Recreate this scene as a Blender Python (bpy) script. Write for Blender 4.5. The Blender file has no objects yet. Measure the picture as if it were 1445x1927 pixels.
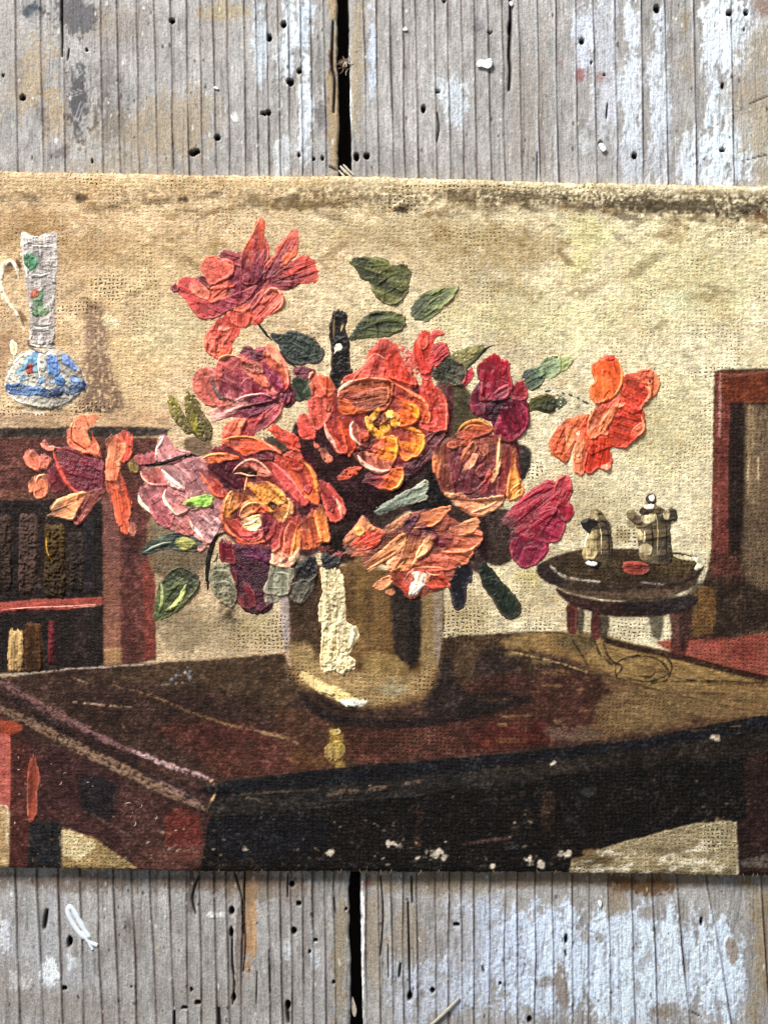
import bpy, math
import numpy as np

# ------------------------------------------------------------------ camera, world, light
S = 0.0002                      # metres per measured photo pixel, on the painted surface
CX, CY = 722.5, 963.5
CAMH = 0.55
sc = bpy.context.scene
col = sc.collection
cam = bpy.data.cameras.new('camera'); camo = bpy.data.objects.new('camera', cam)
col.objects.link(camo); sc.camera = camo
camo.location = (0, 0, CAMH)
cam.sensor_fit = 'HORIZONTAL'; cam.sensor_width = 36.0
cam.lens = 36.0 * CAMH / (1445 * S)
cam.clip_start = 0.01; cam.clip_end = 50.0
wd = bpy.data.worlds.new('World'); sc.world = wd; wd.use_nodes = True
wd.node_tree.nodes['Background'].inputs[0].default_value = (0.90, 0.95, 1.0, 1)
wd.node_tree.nodes['Background'].inputs[1].default_value = 0.30
def area(name, loc, target, sx, sy, watts, colr):
    from mathutils import Vector
    l = bpy.data.lights.new(name, 'AREA'); l.shape = 'RECTANGLE'; l.size = sx; l.size_y = sy
    l.energy = watts; l.color = colr
    o = bpy.data.objects.new(name, l); col.objects.link(o); o.location = loc
    o.rotation_euler = (Vector(target) - Vector(loc)).to_track_quat('-Z', 'Y').to_euler()
    return o
area('window_light', (-0.75, 1.35, 0.95), (0, 0, 0), 0.62, 0.45, 70.0, (1.0, 0.99, 0.975))
sc.view_settings.view_transform = 'Standard'; sc.view_settings.look = 'None'
sc.view_settings.exposure = 0.0; sc.view_settings.gamma = 1.0

# ------------------------------------------------------------------ numeric helpers
rng = np.random.default_rng(7)
TAB = rng.random((256, 256)).astype(np.float32)
def vn(x, y, seed=0):
    """smooth value noise, 0..1"""
    xi = np.floor(x).astype(np.int64); yi = np.floor(y).astype(np.int64)
    fx = x - xi; fy = y - yi
    fx = fx*fx*(3-2*fx); fy = fy*fy*(3-2*fy)
    ox = (seed*57) ; oy = (seed*131)
    a = TAB[(xi+ox) & 255, (yi+oy) & 255]; b = TAB[(xi+1+ox) & 255, (yi+oy) & 255]
    c = TAB[(xi+ox) & 255, (yi+1+oy) & 255]; d = TAB[(xi+1+ox) & 255, (yi+1+oy) & 255]
    return (a*(1-fx)+b*fx)*(1-fy) + (c*(1-fx)+d*fx)*fy
def fbm(x, y, sc_, seed=0, oc=3):
    t = 0; a = 0.5; n = 0
    for o in range(oc):
        t = t + a*vn(x/sc_*2**o + 13.7*o, y/sc_*2**o + 5.1*o, seed+o); n += a; a *= 0.55
    return t/n
def sm(t): t = np.clip(t, 0, 1); return t*t*(3-2*t)
def lin(h):
    if not isinstance(h, str): return np.array(h, dtype=np.float64)
    h = h.lstrip('#'); v = np.array([int(h[i:i+2], 16) for i in (0, 2, 4)])/255.0
    return np.where(v <= 0.04045, v/12.92, ((v+0.055)/1.055)**2.4)
def catmull(p, closed=True, n=5):
    p = np.asarray(p, float); m = len(p); out = []
    rg = range(m) if closed else range(m-1)
    for i in rg:
        if closed: a, b, c, d = p[(i-1) % m], p[i], p[(i+1) % m], p[(i+2) % m]
        else: a, b, c, d = p[max(i-1, 0)], p[i], p[i+1], p[min(i+2, m-1)]
        for k in range(n):
            t = k/n
            out.append(0.5*((2*b)+(-a+c)*t+(2*a-5*b+4*c-d)*t*t+(-a+3*b-3*c+d)*t**3))
    if not closed: out.append(p[-1])
    return np.array(out)
def pdist(X, Y, poly, closed=True):
    """signed distance to polygon (positive inside) or -distance to polyline; also arc fraction"""
    best = np.full(X.shape, 1e18); ins = np.zeros(X.shape, bool); arc = np.zeros(X.shape)
    m = len(poly); segs = m if closed else m-1
    L = 0.0; tot = sum(np.hypot(*(poly[(i+1) % m]-poly[i])) for i in range(segs)) + 1e-9
    for i in range(segs):
        a = poly[i]; b = poly[(i+1) % m]; v = b-a; l2 = v@v + 1e-12
        t = np.clip(((X-a[0])*v[0]+(Y-a[1])*v[1])/l2, 0, 1)
        dd = (X-a[0]-t*v[0])**2+(Y-a[1]-t*v[1])**2
        sl = dd < best; best = np.where(sl, dd, best)
        if not closed: arc = np.where(sl, (L+t*math.sqrt(l2))/tot, arc)
        L += math.sqrt(l2)
        if closed and abs(v[1]) > 1e-9:
            cr = ((a[1] > Y) != (b[1] > Y)) & (X < v[0]*(Y-a[1])/v[1]+a[0])
            ins ^= cr
    d = np.sqrt(best)
    return (np.where(ins, d, -d), None) if closed else (-d, arc)

FR = dict(A=(300, 400, 4.516), B=(340, 620, 4.516), C=(540, 600, 4.516), D=(780, 620, 4.516),
          E=(20, 760, 4.516), F=(240, 780, 4.516), G=(380, 840, 4.516), H=(620, 860, 4.516),
          I=(1000, 640, 5.161), J=(0, 420, 5.354), K=(0, 760, 3.569), L=(980, 900, 3.108),
          M=(500, 1000, 3.6125), N=(0, 1240, 3.0104), O=(380, 1300, 2.4914), P=(900, 1180, 2.651),
          Q=(1250, 660, 3.21), X=(0, 0, 1))
def px(f, s):
    v = np.array([float(q) for q in s.replace(',', ' ').split()]).reshape(-1, 2) if isinstance(s, str) else np.asarray(s, float)
    x0, y0, k = FR[f]
    return v/k + np.array([x0, y0])

# ------------------------------------------------------------------ painted ground: colour and relief fields
PX0, PX1, PY0, PY1, P = -171.0, 1617.0, 306.0, 1671.0, 1.22
gx = np.arange(PX0, PX1, P); gy = np.arange(PY0, PY1, P)
GX, GY = np.meshgrid(gx, gy)                    # rows = y
C = np.zeros(GX.shape+(3,)); HB = np.zeros(GX.shape); LB = np.zeros(GX.shape, np.int16)
PIT = np.zeros(GX.shape); WV = np.ones(GX.shape)
F1 = fbm(GX, GY, 60, 3, 4); F2 = fbm(GX, GY, 9, 11, 3); F3 = fbm(GX, GY, 4.0, 23, 2)
def sl(x0, x1, y0, y1, pad=6):
    i0 = max(int((y0-pad-PY0)/P), 0); i1 = min(int((y1+pad-PY0)/P)+1, len(gy))
    j0 = max(int((x0-pad-PX0)/P), 0); j1 = min(int((x1+pad-PX0)/P)+1, len(gx))
    return slice(i0, i1), slice(j0, j1)
SEED = [100]
def _apply(s, d, c, a, soft, rag, var, ang, lab, h, c2, wv, pit, dry, tgrad):
    X, Y = GX[s], GY[s]; SEED[0] += 1; sd = SEED[0]
    d = d + rag*(F2[s]-0.5)*3.2 + rag*(F3[s]-0.5)*1.5
    al = sm(d/max(soft, 0.3)+0.5)*a
    ca, sa = math.cos(math.radians(ang)), math.sin(math.radians(ang))
    U = X*ca+Y*sa; V = -X*sa+Y*ca
    st = 0.6*vn(U/26, V/2.6, sd)+0.4*vn(U/11, V/1.6, sd+3)
    if dry > 0: al = al*sm((st*0.35+F3[s]*0.65-.20-dry*0.62)/0.13)
    cc = lin(c)[None, None, :]*np.ones(X.shape+(1,))
    if c2 is not None:
        t = tgrad(U) if tgrad else (U-U.min())/(np.ptp(U)+1e-9)
        t = sm(np.clip(t+(F1[s]-0.5)*0.35, 0, 1))[..., None]
        cc = cc*(1-t)+lin(c2)*t
    m = 1+var*(st-0.5)*2+var*1.1*(F2[s]-0.5)*2
    cc = cc*m[..., None]
    C[s] = C[s]*(1-al[..., None])+cc*al[..., None]
    HB[s] += al*(h+h*0.5*(st-0.5))
    if lab is not None: LB[s] = np.where(al > 0.5, lab, LB[s])
    if wv is not None: WV[s] = WV[s]*(1-al)+wv*al
    if pit is not None: PIT[s] = PIT[s]*(1-al)+pit*al
def fill(f, pts, c, a=1.0, soft=3, rag=1.0, var=0.16, ang=0, lab=None, h=0.3, c2=None, wv=None, pit=None, dry=0, curve=True):
    p = px(f, pts); 
    if curve: p = catmull(p)
    s = sl(p[:, 0].min(), p[:, 0].max(), p[:, 1].min(), p[:, 1].max(), 6+soft)
    if GX[s].size == 0: return
    d, _ = pdist(GX[s], GY[s], p)
    _apply(s, d, c, a, soft, rag, var, ang, lab, h, c2, wv, pit, dry, None)
def line(f, pts, w, c, a=1.0, soft=2, rag=0.7, var=0.16, lab=None, h=0.5, c2=None, wv=None, pit=None, dry=0, taper=0.4):
    p = catmull(px(f, pts), False)
    s = sl(p[:, 0].min(), p[:, 0].max(), p[:, 1].min(), p[:, 1].max(), 6+w+soft)
    if GX[s].size == 0: return
    d, arc = pdist(GX[s], GY[s], p, False)
    d = d + w/2*(1-taper*(np.abs(arc-0.5)*2)**2)
    ang = math.degrees(math.atan2(p[-1, 1]-p[0, 1], p[-1, 0]-p[0, 0]))
    _apply(s, d, c, a, soft, rag, var, ang, lab, h, c2, wv, pit, dry, None)
def blob(x, y, rx, ry, c=None, a=0.5, n=0.5, pit=None, seed=0, rot=0):
    """irregular patch of pigment (or of open weave)"""
    s = sl(x-rx*1.6, x+rx*1.6, y-ry*1.6, y+ry*1.6)
    if GX[s].size == 0: return
    dx = GX[s]-x; dy = GY[s]-y; r = math.radians(rot)
    u = (dx*math.cos(r)+dy*math.sin(r))/rx; v = (-dx*math.sin(r)+dy*math.cos(r))/ry
    q = 1-np.sqrt(u*u+v*v)+(F1[s]-0.5)*n*1.6+(F2[s]-0.5)*n*1.6
    al = sm(q/0.7)*a
    if c is not None: C[s] = C[s]*(1-al[..., None])+lin(c)*al[..., None]
    if pit is not None: PIT[s] = PIT[s]*(1-al)+pit*al
# ------------------------------------------------------------------ thin paint on the canvas (labels: which painted thing it shows)
CANVAS, BOOKCASE, JUG, TABLE, VASE, SIDE, CHAIR, POTS, RUG, LEG = range(10)
t = sm((GX-100)/1150)[..., None]
C[:] = lin('#d0b48c')*(1-t)+lin('#d9cca6')*t
C[:] *= (1+0.16*(F1-0.5)*2+0.22*(F2-0.5)*2)[..., None]
st = fbm(GX*0.7+GY*0.7, (GX*-0.7+GY*0.7)*3, 26, 40, 3)
C[:] *= (1+0.22*(st-0.5)*2)[..., None]
HB += 1.2*(st-0.5)+1.3*(F2-0.5)+0.9*(F3-0.5)
PIT[:] = 0.0+0.8*sm((fbm(GX, GY, 55, 60, 3)-0.60)/0.14)*0.8
# wall patches
blob(170, 470, 260, 60, '#a98a5c', .45, seed=1); blob(300, 560, 180, 130, '#c8b083', .55); blob(250, 690, 90, 120, '#c8ac7c', .6)
blob(30, 430, 110, 60, '#9a774c', .55); blob(760, 440, 280, 50, '#a08c5e', .5); blob(980, 470, 150, 60, '#a8915f', .55)
blob(850, 520, 120, 80, '#b09c70', .5); blob(1110, 440, 75, 60, '#d3ca92', .9, .4, rot=30); blob(1100, 490, 50, 40, '#d0c78c', .8)
blob(1300, 520, 190, 120, '#cfc593', .7); blob(1280, 565, 55, 35, '#d6d8b0', .7); blob(1000, 600, 240, 70, '#c9c08e', .6)
blob(1210, 500, 60, 12, '#8a7852', .6, .7, rot=-35); blob(1060, 480, 40, 10, '#8a7450', .7, .7, rot=45); blob(1330, 560, 60, 14, '#a49668', .6, .7)
blob(1120, 540, 46, 12, '#8e7c58', .5, .7, rot=-30); blob(940, 540, 90, 16, '#94814f', .45, .7, rot=10)
blob(320, 615, 110, 60, '#c9bb92', .6); blob(440, 700, 60, 60, '#cbbd94', .7); blob(570, 790, 35, 35, '#cdc39c', .9)
blob(700, 600, 90, 60, '#cbbd92', .6); blob(1240, 800, 110, 140, '#c4b988', .6); blob(1120, 960, 100, 60, '#b8a981', .6)
blob(1010, 1130, 60, 60, '#b9a67c', .7); blob(1000, 1085, 40, 25, '#cfc082', .8); blob(880, 1150, 60, 60, '#b8a67a', .8)
blob(420, 1190, 130, 60, '#a39271', .8); blob(340, 1190, 60, 60, '#8e7d60', .8); blob(480, 1180, 40, 50, '#b8a77c', .8)
blob(340, 1080, 70, 60, '#8c7c62', .9); blob(880, 770, 60, 60, '#c0b080', .5)
blob(100, 640, 60, 50, '#b8986c', .5); blob(10, 660, 40, 80, '#b08f6c', .8)
# edge grime
for q, c_, a_ in (('-170 345 200 348 600 352 1000 362 1445 372 1620 376 1620 405 1445 402 1200 398 1000 388 700 378 300 372 -170 366', '#86704a', .5), ('860 352 1100 358 1445 366 1620 372 1620 410 1445 406 1250 398 1050 388 880 378', '#5e523c', .8), ('560 345 800 352 800 392 700 400 560 380', '#6c5a38', .5)):
    fill('X', q, c_, a_, 22, 9, .5, 2, dry=.34)
for k in range(46):
    x = -160+k*39+rng.uniform(-14, 14); b = 350+0.022*x
    blob(x, b+rng.uniform(8, 40), rng.uniform(20, 60), rng.uniform(6, 15), ['#6e5f45', '#8a734c', '#5c503e', '#9b8256'][k % 4], rng.uniform(.35, .75), .9, rot=rng.uniform(-15, 15))
for x, y, rx, ry, c in ((345, 375, 12, 10, '#2e2419'), (152, 372, 10, 12, '#3a2c1c'), (1285, 385, 160, 16, '#5a4f3c'), (1400, 395, 60, 18, '#4a3f2e'), (750, 395, 14, 12, '#2e2216'),
                        (1110, 388, 26, 10, '#6a5a4c'), (1135, 398, 10, 8, '#6a3c1c'), (880, 365, 60, 16, '#6a5c42'), (1000, 372, 60, 14, '#6e6048'), (1430, 405, 20, 8, '#5a3414'),
                        (1060, 375, 16, 8, '#3c3020'), (600, 385, 90, 12, '#7e6844')):
    blob(x, y, rx, ry, c, .8, .9)
blob(300, 345, 400, 9, '#c6ad7a', .6, .6); blob(900, 352, 300, 7, '#bfa877', .5, .6); blob(1350, 362, 140, 7, '#968260', .6)
for x, y, rx, ry in ((160, 340, 40, 10), (330, 345, 60, 12), (900, 352, 260, 9), (760, 380, 50, 30), (150, 580, 46, 18), (210, 540, 40, 40), (960, 1000, 40, 30), (1180, 1010, 50, 34), (1020, 1180, 60, 22), (500, 1200, 60, 40), (870, 1190, 40, 30), (1420, 1100, 120, 90), (1190, 1190, 60, 25), (1420, 1200, 70, 40), (1320, 1180, 70, 40), (1000, 890, 40, 30), (1340, 700, 60, 20), (60, 780, 120, 8), (170, 770, 60, 14)):
    blob(x, y, rx, ry, None, 1.0, .8, pit=1.0)
for k in range(150):
    x = rng.uniform(-160, 1600); y = 395+abs(rng.normal(0, 1))*95
    blob(x, y, rng.uniform(14, 60), rng.uniform(3, 9), ['#8e7248', '#a18558', '#7c6440', '#b19a6c'][k % 4], rng.uniform(.2, .5), 1.3, rot=rng.choice([-38, -30, 12, 40]))
# shadow-coloured stroke painted beside the jug
fill('J', '860 840 1050 850 1090 1200 1120 1500 1220 1700 1230 1880 870 1880 880 1500 860 1200', '#8a7060', .8, 14, 2, .2, 90, dry=.25)
fill('J', '840 1380 1100 1380 1200 1880 800 1880', '#7c6250', .55, 14, 2, .2, 90, dry=.2)
fill('J', '1060 900 1200 1000 1160 1060 1060 1020', '#d8cba0', .9, 3, 1, .1)
# ---------------- jug
fill('J', '200 120 240 90 330 120 400 140 480 80 560 90 570 200 570 400 560 600 545 800 545 1000 540 1200 560 1250 700 1330 800 1450 860 1580 860 1680 760 1780 560 1850 380 1850 200 1800 80 1730 50 1620 80 1500 180 1380 280 1290 310 1200 310 1000 300 800 270 600 240 400 215 260',
     '#c0ae98', .95, 3, 1.0, .2, 90, lab=JUG, c2='#c9b9a0')
fill('J', '330 260 560 230 565 560 545 1100 500 1260 420 1000 400 600', '#a3948a', .8, 8, 1, .15, 90)
fill('J', '205 130 250 95 330 120 320 180 230 175', '#d9cda6', .9, 3, 1.2, .2)
line('J', '235 200 245 300 265 480 300 620 310 800 325 1000', 7.3, '#ece2cc', .95, dry=.1)
line('J', '215 170 400 215 560 180', 4.7, '#4e5668', .8); line('J', '250 215 400 235 565 265', 6.0, '#7b8496', .7); line('J', '280 480 300 530 400 545 520 500 520 460 470 470 440 500 340 490 290 485', 3.6, '#4b4a55', .85)
line('J', '310 1000 420 1030 530 1010', 4.7, '#6b7280', .8); line('J', '320 1070 420 1085 540 1070', 4.1, '#565a68', .8); line('J', '320 1045 540 1045', 11.4, '#98a0a8', .5)
line('J', '285 1190 300 1230 420 1225 550 1215', 6.7, '#4c4450', .9); line('J', '290 1240 360 1290 440 1300 520 1260', 3.8, '#3e3a48', .9)
line('J', '360 480 480 470 450 540', 3.3, '#57565e', .6); line('J', '330 290 390 300 400 350 380 420', 3.0, '#5c5648', .6)
fill('J', '330 760 420 680 440 780 500 860 480 930 360 920 330 850', '#6f8560', .75, 5, 2, .3, 60, dry=.2)
fill('J', '80 1500 200 1400 300 1420 280 1560 160 1640 70 1600', '#c4b590', .7, 4, 2)
fill('J', '380 1300 480 1310 500 1560 380 1560', '#c9bd9c', .8, 4, 1.5)
fill('J', '60 1640 150 1610 400 1650 600 1680 850 1600 850 1680 600 1730 380 1740 100 1720', '#55688a', .85, 4, 1.5, .35, 5)
fill('J', '60 1650 140 1620 150 1730 80 1710', '#2f4f86', .9, 3, 1); fill('J', '500 1700 600 1660 615 1720 540 1740', '#2d3550', .8, 3, 1)
fill('J', '120 1750 400 1760 780 1720 640 1850 380 1860 200 1810', '#8e8a80', .8, 4, 1.5, .25)
line('J', '90 1740 200 1800 380 1840 450 1845', 5.2, '#e3dcc6', .9); line('J', '60 1500 110 1390 220 1310 330 1290', 6.0, '#d4cdb4', .8, dry=.2)
for x, y, r, c in ((420, 1580, 5, '#6d88a0'), (220, 1560, 6, '#9fb0ac'), (75, 1520, 4, '#7088a8'), (760, 1570, 5, '#6a7fb0'), (170, 1380, 5, '#8fa4b0')):
    blob(x/5.354, 420+y/5.354, r, r, c, .9, .5)
# handle
line('J', '200 400 185 470 150 545', 7.3, '#a58b6c', .9); line('J', '175 380 200 440', 10.1, '#5c3c34', .8)
line('J', '60 480 120 420', 16.8, '#5a3620', .7, soft=5)
line('J', '230 940 200 900 260 980', 10.1, '#6b3f20', .7, soft=4); line('J', '200 930 250 1040', 3.3, '#5a4030', .8)
# ---------------- bookcase
BC = lambda pts, c, a=1, soft=2, **k: fill('K', pts, c, a, soft, curve=False, **k)
BC('-620 60 1142 60 1142 150 700 165 0 160 -620 160', '#a09079', .95, 3, lab=BOOKCASE, wv=.7, rag=1.2, c2='#b29c80')
BC('-620 155 0 160 860 150 1142 165 1120 210 880 225 -620 240', '#2f2d2f', .98, 4, lab=BOOKCASE, rag=1.6, var=.35)
BC('-620 225 1060 225 1030 700 690 660 690 680 -620 690', '#533432', 1, 4, lab=BOOKCASE, rag=1, var=.3)
BC('-620 240 330 240 330 420 -620 430', '#5d3a37', .8, 8, var=.3)
BC('-620 560 400 570 400 650 -620 660', '#6b4a40', .8, 8, var=.3)
BC('-620 650 700 640 705 1790 -620 1830', '#231f22', 1, 4, lab=BOOKCASE, rag=1, var=.4)
BC('690 520 1010 520 1040 1200 1050 1720 700 1780', '#5f3a38', 1, 3, lab=BOOKCASE, rag=1, var=.25, ang=90)
BC('690 640 800 660 820 1750 700 1770', '#7a5452', .85, 6, rag=1, var=.2, ang=90, c2='#8a6450')
BC('800 1150 900 1150 920 1740 810 1740', '#54302f', .7, 6, var=.2, ang=90); BC('960 1060 1040 1060 1045 1700 970 1720', '#7c3f39', .8, 5, var=.25, ang=90)
BC('820 860 950 880 900 1120 820 1100', '#3f262a', .7, 8, var=.25, ang=90); BC('700 1640 820 1640 820 1760 700 1780', '#a58a64', .6, 8, rag=2)
for x0, x1, y0, y1, c, v in ((-80, 75, 760, 1230, '#40322a', .5), (135, 245, 750, 1260, '#4d3a33', .5), (305, 430, 820, 1290, '#4a3820', .7), (480, 560, 870, 1250, '#372a28', .5), (560, 640, 760, 1260, '#25242a', .3),
                          (62, 148, 1525, 1790, '#a5885e', .2), (172, 278, 1480, 1790, '#5a3a1c', .35), (328, 362, 1460, 1740, '#66242a', .4), (500, 580, 1440, 1700, '#2c2526', .4), (-300, -200, 1440, 1800, '#50402c', .3), (-420, -320, 800, 1280, '#4a3430', .3)):
    BC(f'{x0} {y0} {x1} {y0} {x1} {y1} {x0} {y1}', c, .95, 3, rag=1.6, var=v, ang=90, h=1.4, wv=.5)
for k in range(60):
    x = rng.uniform(-500, 640); y = rng.uniform(780, 1250); line('K', [(x, y), (x+rng.uniform(20, 60), y+rng.uniform(-6, 6))], rng.uniform(1.6, 3.5), ['#6c5648', '#2c2220', '#7a6048', '#453026'][k % 4], .6, dry=.2)
for k in range(46):
    x = rng.uniform(-500, 1020); y = rng.uniform(250, 640) if x < 690 else rng.uniform(560, 1700); line('K', [(x, y), (x+rng.uniform(-14, 30), y+rng.uniform(-20, 30))], rng.uniform(1.6, 4), ['#84605a', '#34201f', '#a07a70', '#6a4038'][k % 4], .6, dry=.2)
line('K', '310 900 320 1000 360 1100 330 1150', 5, '#8a6420', .8, dry=.3)
BC('-620 1440 0 1335 230 1315 690 1300 690 1350 440 1385 230 1380 0 1400 -620 1500', '#a3514a', .98, 2, rag=.8, var=.25, h=1.5, ang=-5)
line('K', '480 1365 580 1362 680 1350', 2, '#e0b0a0', .9); line('K', '0 1410 220 1400 430 1385', 4, '#3e2226', .8)
BC('0 100 400 100 400 135 0 140', '#8c8072', .5, 6, dry=.2); BC('160 40 300 50 300 75 160 65', '#d6d2c2', .9, 3, rag=2)
line('K', '-100 20 700 45', 6, '#40342e', .7, dry=.45)
# ---------------- the dark table
TT = 'X'
fill(TT, '-180 1282 0 1276 190 1252 400 1242 545 1228 840 1200 900 1195 1040 1188 1120 1192 1180 1208 1260 1226 1445 1277 1630 1330 1630 1430 1445 1345 1200 1410 960 1436 660 1462 425 1500 420 1530 400 1640 400 1700 -180 1700', '#40302a', 1, 3, 1, .25, -5, lab=TABLE, curve=False, wv=.8, h=.2)
fill(TT, '200 1262 545 1240 545 1330 400 1300 300 1295', '#4a3c2e', .9, 16, 2, .3); fill(TT, '80 1300 300 1290 520 1370 380 1440', '#372826', .8, 14, 2, .3)
fill(TT, '300 1370 420 1360 560 1390 640 1440 420 1462 390 1440', '#55302b', .8, 34, 4, .25); fill(TT, '520 1335 620 1360 700 1430 560 1440', '#543a2c', .7, 16, 2, .3)
fill(TT, '640 1370 960 1345 1010 1400 700 1438', '#54332c', .8, 12, 2, .35, pit=.9); fill(TT, '830 1210 1000 1200 1000 1280 850 1300', '#4c3e2e', .9, 16, 2, .3)
fill(TT, '900 1230 960 1225 1010 1300 900 1310', '#2b2426', .8, 14, 2); fill(TT, '850 1290 1180 1260 1260 1340 1000 1400 850 1400', '#4a2e28', .8, 20, 2, .3)
fill(TT, '950 1215 1060 1200 1130 1230 1200 1260 1445 1330 1440 1345 1180 1385 1070 1390 1160 1330 1090 1250', '#6b563e', .9, 12, 2, .3, 10)
fill(TT, '1000 1190 1120 1192 1180 1208 1300 1238 1445 1280 1445 1335 1300 1310 1150 1265 1040 1230 960 1222 950 1205', '#8a744c', .9, 8, 2, .25, 15)
fill(TT, '1060 1195 1120 1200 1150 1240 1100 1235 1050 1215', '#4c4836', .7, 10, 2, .3)
fill(TT, '1180 1300 1400 1325 1280 1358 1150 1370', '#7c6a4c', .7, 14, 2, .25); fill(TT, '1330 1300 1445 1310 1445 1340 1330 1350', '#8a7454', .6, 10, 2)
fill(TT, '900 1370 1010 1355 1040 1395 910 1412', '#5c2a26', .8, 12, 2, .3); fill(TT, '1030 1370 1130 1375 1120 1392 1040 1392', '#6b5c54', .7, 8, 2, dry=.25)
fill(TT, '560 1300 620 1340 700 1352 800 1348 900 1310 960 1300 960 1330 850 1362 700 1372 600 1350', '#211c1f', .95, 8, 1, .25)
fill(TT, '830 1240 850 1250 880 1300 1000 1310 960 1335 830 1340 800 1330', '#262124', .85, 10, 1, .25)
fill('M', '440 1350 520 1380 530 1540 480 1600 400 1520 430 1440', '#8c7638', .9, 5, 2, .3); fill('M', '470 1590 540 1570 530 1640 480 1640', '#9c8852', .8, 4, 2); fill('M', '180 1500 400 1480 400 1600 200 1620', '#5c4228', .6, 8, 2)
# light strokes on the top
line('N', '640 150 860 210 1000 270 1100 310 1300 375 1445 410', 5, '#8c7450', .7, dry=.3); line(TT, '480 1375 540 1390 560 1400', 6, '#9a8264', .8, dry=.25)
line('N', '410 245 520 255 600 265 780 275', 3, '#b09880', .8, dry=.35); line('N', '400 105 500 140', 2.5, '#a09074', .8, dry=.2)
line('N', '970 120 1060 60 1080 130', 9, '#8f9194', .8, soft=5, dry=.4); line('N', '880 150 1100 130', 4, '#9c9a94', .7, dry=.4)
line('N', '0 95 200 80 420 55 580 48 900 25', 3.4, '#aaa096', .9, dry=.25); line('X', '-160 1290 0 1272', 3, '#9c8c7c', .8, dry=.3)
# left moulding running to the corner
fill('N', '-120 60 0 100 300 290 700 480 1100 640 1230 700 1190 870 1130 860 800 700 400 500 0 300 -200 200', '#3a2a2a', 1, 3, 1, .3, 27, h=.5)
line('N', '-60 110 0 130 300 300 560 440 760 530', 13, '#7a5e60', .95, dry=.26, rag=2.5, soft=4); line('N', '760 525 1000 620 1200 685', 9, '#b39aa0', .95, dry=.22, rag=2, h=1.5)
line('N', '0 280 250 400 500 530 800 680 1000 790 1150 850', 19, '#85705f', .95, dry=.26, rag=2.5, soft=4); line('N', '900 700 1050 780 1150 840', 12, '#9a8480', .7, dry=.3)
line('N', '180 300 430 440', 9, '#1f1a1c', .9, soft=5); line('N', '800 590 1000 670 1150 740', 10, '#4a332c', .8, soft=5); line('N', '0 200 150 270', 9, '#2b2222', .8, soft=5)
line('N', '1190 690 1230 740 1200 810 1160 880', 6, '#c9b38a', .9, dry=.2, h=2)
line('N', '0 100 160 190', 2.2, '#a08c7c', .7, dry=.3); line('N', '690 370 720 415', 1.6, '#9c8a60', .8)
# left leg block
fill('N', '-600 300 0 320 200 450 480 560 800 730 1215 880 1215 1200 350 1200 350 960 200 900 -600 900', '#402a2b', 1, 3, 1, .25, curve=False)
fill('N', '220 560 460 640 450 850 210 880', '#41292b', .9, 6, 1, .2); fill('N', '465 660 660 720 650 900 470 860', '#26242a', .9, 5, 1, .3)
fill('N', '690 720 960 850 960 1100 800 1100 660 960', '#48302e', .8, 8, 1, .3); fill('N', '950 870 1120 890 1130 1110 960 1120', '#66302b', .9, 10, 3, .25, 90); fill('N', '800 1100 1130 1060 1130 1200 780 1200', '#5c3e38', .7, 10, 2, .4)
line('N', '460 850 640 950 760 1020', 5, '#74605a', .7, dry=.4); line('N', '100 880 440 900 600 980', 7, '#52332f', .8)
fill('N', '350 960 520 1010 780 1190 340 1190 345 1050', '#a58c5e', 1, 3, 1.4, .3, lab=CANVAS, pit=.5, curve=False, wv=1.2); fill('N', '350 970 470 1000 540 1060 440 1140 350 1100', '#d6c596', .9, 6, 2, .2, 0)
fill('N', '-600 330 0 340 50 430 65 1180 -600 1180', '#a8483f', 1, 3, 1, .2, 90, curve=False, lab=CANVAS); fill('N', '-600 430 62 440 62 830 -600 830', '#c0695c', .9, 6, 1, .3, 0); fill('N', '-600 350 40 350 55 430 -600 430', '#a04c36', .9, 4)
fill('N', '-600 840 45 850 50 1180 -600 1180', '#b49a6e', .95, 4, 2, .35); line('N', '0 830 45 850 40 1000 50 1060', 5, '#cfc0a0', .8, dry=.2)
fill('N', '60 430 150 460 200 600 200 900 160 1010 160 1180 50 1180 60 800', '#4d2a28', 1, 3, 1, .3, 90, curve=False, lab=TABLE)
fill('N', '165 920 350 930 350 1180 160 1180', '#24262b', 1, 4, 1.4, .4, 90, lab=TABLE, curve=False); line('N', '300 930 290 1060 290 1090', 6, '#101014', .9); line('N', '335 950 345 1060', 5, '#8a8478', .6, dry=.4)
# black apron of the table
fill(TT, '412 1472 660 1442 960 1418 1200 1392 1445 1343 1630 1310 1630 1540 1445 1545 1380 1548 1200 1590 1075 1640 1075 1700 376 1700 376 1640 390 1560', '#101114', 1, 3, 1, .35, -7, lab=TABLE, curve=False, wv=.7, h=.5)
fill(TT, '415 1474 700 1442 960 1420 1200 1395 1445 1350 1445 1372 1100 1424 800 1460 420 1495', '#121922', .95, 4, 1, .4, -7); fill(TT, '420 1500 700 1470 1000 1440 1100 1430 1080 1455 780 1500 430 1535', '#2b2a29', .9, 6, 1.5, .5, -7)
fill(TT, '930 1440 1160 1415 1445 1380 1445 1420 1120 1450 940 1470', '#2c2926', .6, 12, 3, .5, -7); fill(TT, '400 1545 600 1535 600 1600 420 1610', '#0e1520', .8, 14, 1, .3)
line('O', '130 490 350 475 540 465', 4, '#5e5248', .7, dry=.35); line('O', '580 495 680 470 740 475', 9, '#6a5c50', .8, dry=.4); line('O', '780 465 860 450', 9, '#7a6a5c', .8, dry=.3); line('O', '950 435 1020 428', 8, '#75655a', .8, dry=.3); line('O', '230 510 300 520', 7, '#6e6052', .7, dry=.35)
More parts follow.
